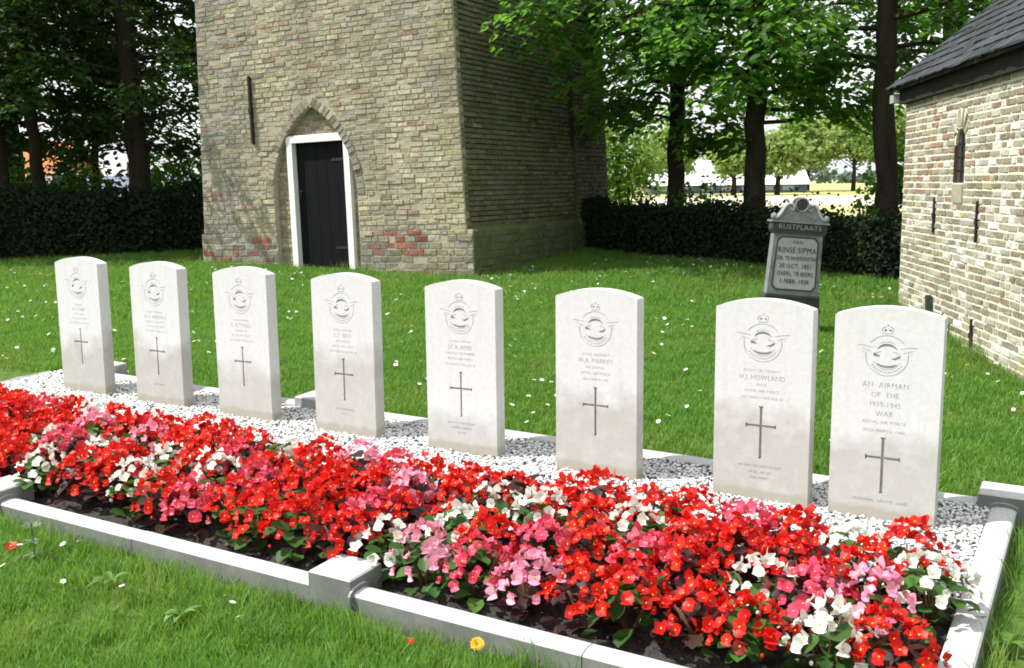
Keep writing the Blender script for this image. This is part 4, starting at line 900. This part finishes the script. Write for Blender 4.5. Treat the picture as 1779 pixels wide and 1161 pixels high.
# ------------------------------------------------------------------ small things in the lawn
def lawn_pt(x, y, dz=0): return (x, y, float(G(x, y)) + dz)
def build_lawn_flowers():
    WP = m_plain('daisy_petal', (.80, .80, .78), .6, .3, .05); GS = m_plain('green_stalk', (.05, .13, .02), .6, .3)
    r = random.Random(3)
    def daisy(seg=10, R_=.011):
        m = MB()
        for i in range(seg):
            a = 6.283 * i / seg; d = .22; m.add([(0, 0, .002), (R_ * math.cos(a - d), R_ * math.sin(a - d), .0035), (R_ * 1.1 * math.cos(a), R_ * 1.1 * math.sin(a), .003), (R_ * math.cos(a + d), R_ * math.sin(a + d), .0035)], [(0, 1, 2, 3)], 0)
        m.add([(0, 0, .006)] + [(.0035 * math.cos(t), .0035 * math.sin(t), .0032) for t in (0, 1.57, 3.14, 4.71)], [(0, 1, 2), (0, 2, 3), (0, 3, 4), (0, 4, 1)], 1)
        m.tube([(0, 0, 0), (.004, 0, -.03), (0, .003, -.06)], .0011, 4, 2); return m.mesh('daisy', [WP, YELLOW, GS])
    me = daisy(); spots = [(-1.94, 3.85), (-1.77, 3.85), (-1.39, 3.45), (-1.54, 3.33), (-1.0, 3.35), (-.89, 3.40), (-.91, 3.19), (-1.91, 3.65), (-1.72, 3.87), (-1.62, 3.5), (-1.30, 3.92), (-.96, 3.30)]
    for x, y in spots:
        o = put(bpy.data.objects.new('daisy', me)); o.location = lawn_pt(x, y, .064); o.rotation_euler = (r.uniform(-.1, .6), r.uniform(-.4, .4), r.random() * 6); k = r.uniform(.8, 1.15); o.scale = (k, k, k); tag(o, 'small white daisy in the short grass of the near lawn', 'daisy', 'daisies in the near lawn')
    x, y = scatter(-9, 4.5, 5, 13.5, 15, lambda x, y: (to_sn(x, y)[1] > .5))
    nz = np.sin(x * 1.7 + 1) * np.sin(y * 1.3 + x * .5) + rng.uniform(-.8, .8, len(x)); k = nz > -.25; x, y = x[k], y[k]
    dm = bpy.data.objects.new('daisy', me); q = slice(270, None); instancer('daisies', np.stack([x[q], y[q], G(x[q], y[q]) + .05], -1), rng.uniform(.9, 1.5, len(x[q])), dm, .7, kind='stuff'); x, y = x[:270], y[:270]
    for a, b in zip(x, y):
        o = put(bpy.data.objects.new('daisy', me)); o.location = lawn_pt(a, b, .05); o.rotation_euler = (r.uniform(-.7, .2), r.uniform(-.4, .4), r.random() * 6); k = r.uniform(.9, 1.5); o.scale = (k, k, k); tag(o, 'tiny white daisy in the lawn behind the headstones', 'daisy', 'daisies in the lawn behind the headstones')
    # dandelion head and its stalk, fallen begonia blossoms
    m = MB()
    for k in range(70):
        a = k * 2.4; q = math.sqrt(k / 70); rr = .016 * q; z = .008 * (1 - q * q); m.add([(rr * .3 * math.cos(a), rr * .3 * math.sin(a), z * .4), ((rr + .003) * math.cos(a - .12), (rr + .003) * math.sin(a - .12), z + .004), ((rr + .003) * math.cos(a + .12), (rr + .003) * math.sin(a + .12), z + .004)], [(0, 1, 2)], 0)
    m.tube([(0, 0, 0), (.002, -.02, -.04), (.0, -.03, -.07)], .0018, 5, 1)
    d = m.obj('dandelion', [m_plain('dandelion_yellow', (.80, .52, .02), .6, .3, .15, 90), GS], label='yellow dandelion flower in the grass before the front kerb', cat='dandelion'); d.location = lawn_pt(-.12, 2.99, .055); d.rotation_euler = (R(38), 0, 0); d.scale = (1.25,) * 3
    for x, y, lab in ((-1.98, 3.86, 'fallen red blossom lying on the grass at the left edge'), (-.33, 3.02, 'single red petal fallen on the grass below the middle block')):
        o = put(bpy.data.objects.new('fallen_blossom', BLOS['red'][0])); o.location = lawn_pt(x, y, .055); o.rotation_euler = (R(20), R(-15), 1); o.scale = (1.3,) * 3 if x < -1 else (.6,) * 3; tag(o, lab, 'blossom')
    # broad leaved weeds
    WL = m_leaf('weed_leaf', [(.10, .22, .045), (.14, .28, .06), (.19, .33, .09)], (.26, .45, .09), .35, .5); WS = m_leaf('thistle_leaf', [(.13, .19, .10), (.17, .24, .13), (.20, .28, .16)], (.2, .3, .12), .3, .6)
    def blade_leaf(m, o, X, L, w, droop, lob=0):
        X = Vector(X).normalized(); Yv = X.cross(Vector((0, 0, 1))).normalized(); n = 8; vs = []
        for i in range(n + 1):
            t = i / n; ww = w * math.sin(math.pi * min(1, t * .93 + .06)) * (1 - lob * (i % 2)); c = Vector(o) + X * L * t + Vector((0, 0, -droop * L * t * t)); vs += [c - Yv * ww + Vector((0, 0, ww * .3)), c, c + Yv * ww + Vector((0, 0, ww * .3))]
        m.add(vs, [q for i in range(n) for q in ((3 * i, 3 * i + 1, 3 * i + 4, 3 * i + 3), (3 * i + 1, 3 * i + 2, 3 * i + 5, 3 * i + 4))])
    m = MB(); m.tube([(0, 0, -.02), (.004, 0, .06), (.0, 0, .14)], .004, 5)
    for z, k in ((.03, 5), (.075, 5), (.115, 6)):
        for i in range(k): a = i * 6.283 / k + z * 40; blade_leaf(m, (0, 0, z), (math.cos(a), math.sin(a), .8 if z > .1 else .3), .05 if z > .1 else .04, .011, .25, .45)
    o = m.obj('thistle_seedling', WS, label='pale jagged weed seedling standing in the near lawn below the left block', cat='weed', group='weeds in the near lawn'); o.location = lawn_pt(-1.86, 3.79, .01); o.scale = (1.1, 1.1, 1.2)
    for (x, y, k, lab) in ((-1.19, 3.78, 1.0, 'broad leaved weed rosette touching the left front kerb'), (-1.47, 3.56, .9, 'flat weed leaves lying in the grass left of the kerb step'), (-1.13, 3.27, .9, 'narrow pointed weed rosette in the middle of the near lawn'), (1.50, 2.96, 1.1, 'trailing weed rosette at the lower right corner outside the kerb')):
        m = MB(); q = random.Random(int(x * 100))
        for i in range(7): a = q.random() * 6.283; blade_leaf(m, (0, 0, .035), (math.cos(a), math.sin(a), q.uniform(.5, 1.1)), q.uniform(.07, .12) * k, q.uniform(.009, .016), q.uniform(.3, .8))
        o = m.obj('weed_rosette', WL, label=lab, cat='weed', group='weeds in the near lawn'); o.location = lawn_pt(x, y)
build_lawn_flowers()

# ------------------------------------------------------------------ foliage
LEAF_P = np.array([(0, 0, 0), (.30, -.36, .10), (.72, -.27, .05), (1.0, 0, -.10), (.72, .27, .05), (.30, .36, .10), (.48, 0, -.04)])
LEAF_F = np.array([(0, 1, 6), (1, 2, 6), (2, 3, 6), (3, 4, 6), (4, 5, 6), (5, 0, 6)])
QUAD_P = np.array([(0, 0, 0), (.5, -.38, .10), (1.0, 0, -.08), (.5, .38, .10)]); QUAD_F = np.array([(0, 1, 2), (0, 2, 3)])
def leaves(pos, X, N, size, full=True):
    """leaf blades at pos, pointing along X, facing N"""
    Pm, Fm = (LEAF_P, LEAF_F) if full else (QUAD_P, QUAD_F)
    X = X / np.linalg.norm(X, axis=1, keepdims=True); Y = np.cross(N, X); Y /= np.linalg.norm(Y, axis=1, keepdims=True) + 1e-9; N = np.cross(X, Y); k = len(Pm)
    V = pos[:, None] + size[:, None, None] * (Pm[None, :, 0:1] * X[:, None] + Pm[None, :, 1:2] * Y[:, None] + Pm[None, :, 2:3] * N[:, None])
    return V.reshape(-1, 3), (Fm[None] + k * np.arange(len(pos))[:, None, None]).reshape(-1, 3)
def spray_limbs(base_fn, zs, lens, rg, n_twig, n_leaf, size, rise=.25, droop=.35, az=None, width=.42):
    """limbs from the trunk with side twigs carrying leaves; returns leaf arrays and limb paths"""
    PX, PD, PN, PS, limbs = [], [], [], [], []
    for i, z in enumerate(zs):
        b = np.array(base_fn(z)); a = az[i] if az is not None else i * 2.399 + rg.uniform(-.5, .5); L = lens[i]; d = np.array([math.cos(a), math.sin(a), 0])
        path = [b + d * L * t + np.array([0, 0, rise * L * t - droop * L * t * t]) + rg.normal(0, .03 * L, 3) * (t > 0) for t in (0, .25, .5, .75, 1)]; limbs.append((path, L))
        path = np.array(path)
        for k in range(n_twig):
            t = rg.uniform(.22, 1.0); q = t * 4; j = min(int(q), 3); p0 = path[j] + (path[j + 1] - path[j]) * (q - j)
            s = 1 if k % 2 else -1; ta = a + s * rg.uniform(.35, 1.2); tl = width * L * rg.uniform(.35, 1.0) * (1.1 - .55 * t); td = np.array([math.cos(ta), math.sin(ta), rg.uniform(-.55, .38)])
            m = max(3, int(n_leaf * rg.uniform(.6, 1.4))); u = np.linspace(.12, 1, m) + rg.normal(0, .03, m)
            pp = p0 + td * (tl * u)[:, None] + np.array([0, 0, -1.0]) * (.18 * tl * u ** 2)[:, None]
            off = rg.normal(0, 1, (m, 3)) * np.array([.075, .075, .085]); pp = pp + off
            sd = np.where(np.arange(m) % 2 == 0, 1, -1); la = ta + sd * rg.uniform(.3, 1.1, m)
            PX.append(pp); PD.append(np.stack([np.cos(la), np.sin(la), rg.uniform(-.75, -.05, m)], -1)); PN.append(np.stack([rg.normal(0, .42, m), rg.normal(0, .42, m), np.ones(m)], -1)); PS.append(size * rg.uniform(.65, 1.25, m))
    return np.concatenate(PX), np.concatenate(PD), np.concatenate(PN), np.concatenate(PS), limbs
def tree(name, label, path, radii, low, high, mat, seed, cat='tree', group='trees round the churchyard', leaf=.112, side=None):
    """path: trunk points; low = (count, z0, z1, len) fine leafed limbs in view; high = same, coarse, above the view; side = list of (z, azimuth, length)"""
    rg = np.random.default_rng(seed); base = path[0]
    root = empty(name, base, label=label, cat=cat, group=group)
    zs_ = [p[2] for p in path]
    def at(z):
        for k in range(len(path) - 1):
            if path[k][2] <= z <= path[k + 1][2]:
                t = (z - path[k][2]) / (path[k + 1][2] - path[k][2]); return [path[k][i] + (path[k + 1][i] - path[k][i]) * t - base[i] for i in range(3)]
        return [path[-1][i] - base[i] for i in range(3)]
    tk = MB()
    fine = []   # resample the trunk so that its outline is not straight
    for k in range(len(path) - 1):
        for t in (0, .33, .66): fine.append((np.array(path[k]) * (1 - t) + np.array(path[k + 1]) * t - np.array(base) + (rg.normal(0, .012, 3) if k + t > 0 else 0), radii[k] * (1 - t) + radii[k + 1] * t))
    fine.append((np.array(path[-1]) - np.array(base), radii[-1]))
    tk.tube([f[0] for f in fine], [f[1] * (1 + rg.uniform(-.05, .05)) for f in fine], 10)
    V, F = [], []; nv = 0
    for (cnt, z0, z1, L, ntw, nlf, sz, full) in (low + (17, 15, leaf, True), high + (16, 8, leaf * 1.9, False)):
        zs = np.linspace(z0, z1, cnt) + rg.uniform(-.1, .1, cnt) if cnt else []
        top = path[-1][2]; lens = [L * rg.uniform(.7, 1.15) * (1 - .55 * max(0, (z - 5) / (top - 4.5))) for z in zs]
        az = None; zs = list(zs)
        if full and side:
            az = [i * 2.399 + rg.uniform(-.5, .5) for i in range(len(zs))]
            for (z, a, l) in side: zs.append(z); lens.append(l); az.append(a)
        if not zs: continue
        p, d, n, s, limbs = spray_limbs(at, zs, lens, rg, ntw, nlf, sz, az=az)
        v, f = leaves(p, d, n, s, full); V.append(v); F.append(f + nv); nv += len(v)
        for pth, l in limbs: tk.tube(pth, [.012 * l + .012, .010 * l + .008, .008 * l + .004, .005 * l + .003, .004], 5, cap=False)
    tk.obj('trunk', BARK, root, True)
    put(bpy.data.objects.new('crown', np_mesh('crown', np.concatenate(V), np.concatenate(F), mat)), root)
    return root
def gz(x, y): return float(G(x, y))
def trunk(x, y, lean=(0, 0), top=9.5, bend=()):
    z = gz(x, y) - .15; pts = [(x, y, z)]
    for h in (1.2, 2.2, 3.2, 4.5, 6.5, top):
        b = dict(bend).get(h, 0); pts.append((x + lean[0] * h + b, y + lean[1] * h, z + h))
    return pts
def rad(r): return [r * 1.35, r * 1.02, r * .97, r * .93, r * .85, r * .6, r * .15]
def build_trees():
    T = lambda *a, **k: tree('broadleaf_tree', *a, **k)
    # right of the tower
    x, y = 2.22, 14.2
    T('slender tree nearest the tower right side, its bright boughs hanging over the lawn', trunk(2.30, 14.35, (.004, 0)), rad(.115), (15, 2.5, 4.8, 2.0), (6, 5.4, 9, 2.4), LEAF_MID, 11, side=[(3.3, R(232), 3.3), (3.7, R(240), 3.6), (3.9, R(228), 3.5), (3.0, R(246), 2.7), (3.1, R(258), 2.6), (3.6, R(265), 2.9), (2.6, R(275), 2.2), (2.35, R(225), 1.5), (2.3, R(200), 1.2), (3.5, R(236), 3.7), (2.1, R(150), 1.3), (2.05, R(300), 1.2), (3.2, R(222), 2.6), (2.9, R(238), 2.2)])
    x, y = 3.08, 13.0
    T('straight dark tree rising right behind the old gravestone', trunk(x, y, (-.002, 0)), rad(.125), (13, 2.7, 4.6, 2.0), (6, 5.2, 9.5, 2.6), LEAF_MID, 12, side=[(2.15, R(5), 1.5), (2.3, R(-14), 1.5), (1.75, R(175), .8), (2.4, R(-110), 1.9), (2.6, R(195), 2.3), (2.9, R(230), 2.2), (2.8, R(262), 2.0)])
    x, y = 4.38, 11.9
    T('leaning bent dark tree beside the chapel far corner', trunk(x, y, (-.03, 0), bend=((1.2, -.02), (2.2, -.055), (3.2, -.01))), rad(.12), (13, 2.8, 4.4, 1.7), (6, 5, 9, 2.4), LEAF_MID, 13, side=[(2.6, R(180), 1.2), (2.5, R(150), 1.0)])
    T('taller tree behind the chapel roof with dense dark crown', trunk(7.6, 13.5), rad(.2), (26, 2.9, 5.0, 2.6), (18, 5, 10, 3.4), LEAF_DARK, 14)
    T('dark tree deeper in the background above the chapel eaves', trunk(7.4, 17.5), rad(.2), (26, 2.9, 5.6, 2.6), (14, 5.4, 10, 3.2), LEAF_DARK, 15)
    T('dark tree between the tower and the barn, farther off', trunk(4.60, 19.5), rad(.16), (26, 2.4, 6.2, 3.0), (14, 6, 10, 3.2), LEAF_MID, 16)
    # left of the tower
    T('thick dark leaning tree left of the tower behind the hedge', trunk(-5.62, 15.9, (-.045, 0)), rad(.16), (26, 2.3, 5.0, 2.4), (12, 5, 9.5, 1.9), LEAF_DARK, 21, side=[(1.9, R(-10), 1.3), (1.8, R(200), 1.0)])
    T('thin dark tree left of the leaning one, above the first headstone', trunk(-7.25, 16.0, (-.035, 0)), rad(.095), (22, 2.4, 4.8, 2.2), (9, 5, 9, 1.6), LEAF_DARK, 22)
    T('dark tree at the left edge of the picture', trunk(-7.95, 16.2), rad(.10), (22, 2.2, 4.8, 2.2), (9, 5, 9, 1.6), LEAF_DARK, 23)
    T('young thin dark tree between the two larger ones on the left', trunk(-7.1, 17.8), rad(.06), (20, 2.0, 5.0, 1.8), (10, 5, 8, 2.4), LEAF_DARK, 24)
    T('dark tree close behind the tower left side', trunk(-4.5, 19.0), rad(.16), (28, 2.4, 5.8, 2.6), (16, 6, 10, 3.0), LEAF_DARK, 25)
    T('dense dark tree farther back on the left', trunk(-9.8, 20.5), rad(.18), (30, 2.4, 6.2, 3.2), (16, 6, 10, 3.2), LEAF_DARK, 26)
    T('tall tree outside the picture beyond the left hedge', trunk(-10.6, 18.6), rad(.18), (0, 2, 5, 3.0), (40, 2.2, 9.5, 3.6), LEAF_DARK, 27)
    T('second tall tree outside the picture beyond the left hedge', trunk(-13.6, 19.2), rad(.18), (0, 2, 5, 3.0), (40, 2.2, 10.5, 3.6), LEAF_DARK, 28)
build_trees()

def hedge(label, pts, hgt, thick, n, mat, seed, leaf=.06, wild=.12, name='hedge', cat='hedge'):
    rg = np.random.default_rng(seed); pts = np.array(pts, float); seg = np.linalg.norm(np.diff(pts, axis=0), axis=1); cum = np.concatenate([[0], np.cumsum(seg)]); Lt = cum[-1]
    root = empty(name, (pts[0][0], pts[0][1], gz(*pts[0])), label=label, cat=cat, group=name + 's round the churchyard'); b0 = np.array(root.location)
    def at(t): j = min(np.searchsorted(cum, t, 'right') - 1, len(seg) - 1); d = (pts[j + 1] - pts[j]) / seg[j]; return pts[j] + d * (t - cum[j]), d
    core = MB()
    for t0 in np.arange(0, Lt, .5):
        a, d = at(t0); b, _ = at(min(t0 + .5, Lt)); nr = np.array([-d[1], d[0]]) * thick * .30; z = gz(*a); h = hgt * .86 + rg.uniform(-.05, .02)
        core.add([(*(p + s * nr - b0[:2]), zz - b0[2]) for zz in (z - .1, z + h) for p, s in ((a, -1), (b, -1), (b, 1), (a, 1))], [(0, 1, 5, 4), (1, 2, 6, 5), (2, 3, 7, 6), (3, 0, 4, 7), (4, 5, 6, 7)])
    core.obj('branches', m_plain('dark_twigs', (.014, .014, .009), .95, .05, .5, 20), root)
    t = rg.uniform(0, Lt, n); A = [at(x) for x in t]; c = np.array([a[0] for a in A]); d = np.array([a[1] for a in A]); nr = np.stack([-d[:, 1], d[:, 0]], -1)
    bulge = .5 + .08 * np.sin(t * 3.1 + seed) + .06 * np.sin(t * 7.7); topz = hgt * (1 + .05 * np.sin(t * 1.9 + seed) + .04 * np.sin(t * 5.3))
    w = rg.uniform(-1, 1, n); w = np.sign(w) * np.abs(w) ** .45; h = rg.random(n) ** .8 * topz + np.where(rg.random(n) < .10, rg.exponential(wild, n), 0)
    roundf = np.sqrt(np.clip(1 - (np.clip(h / topz - .72, 0, 1) / .32) ** 2, .05, 1)); off = w * thick * bulge * roundf
    xy = c + nr * off[:, None]; pos = np.stack([xy[:, 0], xy[:, 1], G(xy[:, 0], xy[:, 1]) + h], -1) - b0
    out = np.stack([nr[:, 0] * np.sign(w), nr[:, 1] * np.sign(w), np.full(n, .45)], -1); D = rg.normal(0, 1, (n, 3)) * [1, 1, .6] + [0, 0, -.3]
    v, f = leaves(pos, D, out + rg.normal(0, .5, (n, 3)), leaf * rg.uniform(.6, 1.3, n), False)
    put(bpy.data.objects.new('foliage', np_mesh('foliage', v, f, mat)), root); return root
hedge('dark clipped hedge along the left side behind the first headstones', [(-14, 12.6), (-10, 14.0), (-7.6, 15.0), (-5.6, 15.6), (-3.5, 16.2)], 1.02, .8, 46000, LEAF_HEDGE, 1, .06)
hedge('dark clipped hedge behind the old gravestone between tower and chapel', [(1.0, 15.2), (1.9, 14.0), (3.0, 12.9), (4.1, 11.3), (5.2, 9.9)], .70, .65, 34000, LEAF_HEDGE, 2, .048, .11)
def bush(label, x, y, rx, h, n, mat, seed, leaf=.09, z0=0.0, group='bushes beyond the hedges'):
    rg = np.random.default_rng(seed); z = gz(x, y); root = empty('leafy_bush', (x, y, z), label=label, cat='bush', group=group)
    st = MB(); PX = []
    for k in range(16):
        a = rg.random() * 6.28; q = rg.random() ** .5 * rx * .75; tip = np.array([q * math.cos(a), q * math.sin(a), z0 + (h - z0) * rg.uniform(.45, 1.0) * (1 - .35 * q / rx)])
        st.tube([(0, 0, -.1), tip * [.35, .35, .45], tip], [.025, .014, .004], 5, cap=False); m = n // 16
        PX.append(tip + rg.normal(0, 1, (m, 3)) * [rx * .26, rx * .26, (h - z0) * .12] - [0, 0, .1 * h])
    st.obj('stem', BARK, root, True); p = np.concatenate(PX); p[:, 2] = np.maximum(p[:, 2], .05); m = len(p)
    v, f = leaves(p, rg.normal(0, 1, (m, 3)) * [1, 1, .5] + [0, 0, -.4], rg.normal(0, .6, (m, 3)) + [0, 0, 1], leaf * rg.uniform(.6, 1.3, m), leaf < .12 and m < 6000)
    put(bpy.data.objects.new('foliage', np_mesh('foliage', v, f, mat)), root)
bush('bright green leafy bush beside the tower right corner, behind the hedge', 2.62, 23.5, 1.05, 2.7, 3600, LEAF_LIGHT, 31, .115)
bush('light green bush peeping over the hedge between the two trunks', 2.72, 14.0, .42, 1.02, 1000, LEAF_MID, 32, .07)
for (x_, y_, r_, lab_) in ((1.75, 14.3, .30, 'tuft of lighter green growth on the hedge top nearest the tower'), (3.55, 12.5, .26, 'tuft of lighter green growth on the hedge right of the old gravestone'), (2.32, 13.75, .28, 'tuft of lighter green growth on the hedge beside the slender trunk'), (4.02, 11.75, .24, 'tuft of lighter green growth on the hedge beside the bent trunk')):
    bush(lab_, x_, y_, r_, .92, 500, LEAF_MID, int(x_ * 100), .06)
bush('bright green bush close to the tower left edge', -5.6, 18.6, 1.3, 2.0, 2600, LEAF_MID, 33, .11)
bush('dim green bush behind the hedge under the left trees', -7.6, 17.4, 1.0, 1.7, 2200, LEAF_MID, 34, .10)
bush('dim green bush at the left edge behind the hedge', -9.2, 18.0, 1.2, 1.9, 2400, LEAF_DARK, 35, .10)
bush('green bush beside the chapel far corner', 5.6, 14.2, .8, 2.0, 2200, LEAF_MID, 36, .09)

# ------------------------------------------------------------------ beyond the churchyard
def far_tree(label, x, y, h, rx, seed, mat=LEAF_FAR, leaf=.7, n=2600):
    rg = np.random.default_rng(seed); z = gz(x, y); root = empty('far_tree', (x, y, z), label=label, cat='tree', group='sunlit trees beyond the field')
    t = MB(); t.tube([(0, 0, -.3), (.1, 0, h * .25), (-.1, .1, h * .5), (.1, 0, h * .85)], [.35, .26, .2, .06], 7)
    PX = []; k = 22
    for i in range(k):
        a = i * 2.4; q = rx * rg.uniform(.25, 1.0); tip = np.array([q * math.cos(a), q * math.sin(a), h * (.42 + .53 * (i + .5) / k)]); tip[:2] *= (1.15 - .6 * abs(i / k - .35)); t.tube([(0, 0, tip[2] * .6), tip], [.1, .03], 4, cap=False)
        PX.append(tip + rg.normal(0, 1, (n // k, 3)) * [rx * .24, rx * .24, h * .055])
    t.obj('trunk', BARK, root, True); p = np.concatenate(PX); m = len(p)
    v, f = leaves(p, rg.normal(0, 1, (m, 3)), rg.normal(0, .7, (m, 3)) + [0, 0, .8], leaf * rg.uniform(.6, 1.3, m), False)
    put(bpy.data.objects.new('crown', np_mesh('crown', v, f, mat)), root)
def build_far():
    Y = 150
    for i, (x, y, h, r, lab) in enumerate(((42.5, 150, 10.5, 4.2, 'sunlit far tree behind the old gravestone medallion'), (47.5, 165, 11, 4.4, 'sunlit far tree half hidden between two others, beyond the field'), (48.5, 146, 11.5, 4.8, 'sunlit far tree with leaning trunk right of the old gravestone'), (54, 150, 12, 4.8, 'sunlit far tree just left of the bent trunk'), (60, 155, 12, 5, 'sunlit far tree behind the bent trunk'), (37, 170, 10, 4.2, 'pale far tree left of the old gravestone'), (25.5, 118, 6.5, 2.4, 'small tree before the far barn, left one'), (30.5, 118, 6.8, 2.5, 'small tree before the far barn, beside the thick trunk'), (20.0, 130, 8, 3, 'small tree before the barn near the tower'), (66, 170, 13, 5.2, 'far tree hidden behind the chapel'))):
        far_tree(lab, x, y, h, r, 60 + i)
    BARN_WIN = m_plain('barn_window_grey', (.28, .32, .38), .3, .5)
    # barn with sheet roof, sun glare put into its pale colour, low dark wall
    b = empty('barn', (19, 140, -.35), (0, 0, R(-3)), label='long low barn with pale roof and dark blue wall beyond the field', cat='barn')
    m = MB(); m.box(0, 21, 0, 12, 0, 1.15); m.obj('wall', m_plain('dark_blue_boarding', (.10, .13, .19), .7, .3, .35, 1.5), b)
    m = MB(); m.add([(-.4, -.4, 1.1), (21.4, -.4, 1.1), (21.4, 6, 4.6), (-.4, 6, 4.6), (21.4, 12.4, 1.1), (-.4, 12.4, 1.1)], [(0, 1, 2, 3), (3, 2, 4, 5), (1, 4, 2), (0, 3, 5)]); m.obj('roof', m_plain('glare_sheet_roof', (.70, .70, .70), .45, .5, .1, .8), b)
    for k in range(7):
        m = MB(); m.box(1.5 + 2.7 * k, 3.0 + 2.7 * k, -.06, -.002, .35, .95); m.obj('window', BARN_WIN, b)
    def house(label, x, y, w, d, hw, hr, wallc, roofc, rz=0):
        r_ = empty('house', (x, y, gz(x, y)), (0, 0, R(rz)), label=label, cat='house', group='houses beyond the churchyard')
        m = MB(); m.box(0, w, 0, d, -.3, hw); m.add([(.02, .02, hw), (.02, d - .02, hw), (.02, d / 2, hr - .15), (w - .02, .02, hw), (w - .02, d - .02, hw), (w - .02, d / 2, hr - .15)], [(0, 2, 1), (3, 4, 5)]); m.obj('wall', wallc, r_)
        m = MB(); m.add([(-.3, -.35, hw - .1), (w + .3, -.35, hw - .1), (w + .3, d / 2, hr), (-.3, d / 2, hr), (w + .3, d + .35, hw - .1), (-.3, d + .35, hw - .1)], [(0, 1, 2, 3), (3, 2, 4, 5)]); rf = m.obj('roof', roofc, r_)
        m = MB(); m.box(w * .3, w * .3 + .5, d / 2 - .25, d / 2 + .25, hr - .4, hr + .55); m.obj('chimney', RB, rf)
        for k in range(3):
            m = MB(); m.box(w * (.12 + .3 * k), w * (.12 + .3 * k) + 1.1, -.07, -.01, .9, 2.2); wf = m.obj('window', WHITE_PAINT, r_); m = MB(); m.box(w * (.12 + .3 * k) + .08, w * (.12 + .3 * k) + 1.02, -.085, -.071, .98, 2.12); m.obj('pane', GLASS_DARK, wf)
    OR = m_plain('orange_roof_tiles', (.52, .19, .07), .8, .2, .25, 2); RB = m_plain('red_house_brick', (.34, .15, .10), .9, .2, .2, 3); GB = m_plain('blue_grey_roof', (.16, .18, .25), .7, .3, .15, 1.5); PW = m_plain('pale_render', (.70, .69, .66), .8, .2, .1, 2)
    house('house with orange tiled roof at the left edge behind the trees', -33, 45, 12.6, 7, 2.0, 3.9, RB, OR, 3)
    house('house with blue grey roof behind the thin trees on the left', -17.6, 37, 9.5, 8, .85, 2.1, m_plain('grey_render', (.30, .31, .33), .8, .2, .15, 2), GB, 6)
    house('house with orange roof glimpsed right of the tower above the barn', 24, 185, 9, 8, 4.5, 8.6, RB, OR, 0)
    house('small white house beyond the field, left of the old gravestone top', 42, 190, 6, 6, 1.8, 2.8, PW, GB, 0)
    # distant woods along the horizon
    rg = np.random.default_rng(5); n = 9000; t = rg.uniform(-1, 1, n); x = 420 * t; y = 520 + 60 * np.sin(t * 9) + rg.uniform(-12, 12, n); h = (5 + 3 * np.sin(t * 40) + 2 * np.sin(t * 93)) * rg.random(n) ** .7
    p = np.stack([x, y, -.35 + np.maximum(h, .3)], -1); v, f = leaves(p, rg.normal(0, 1, (n, 3)), rg.normal(0, 1, (n, 3)), rg.uniform(2, 4.5, n), False)
    tag(put(bpy.data.objects.new('woods', np_mesh('woods', v, f, m_leaf('hazy_woods', [(.10, .15, .11), (.13, .18, .13), (.16, .21, .16)], (.12, .2, .1), .2)))), kind='stuff')
build_far()
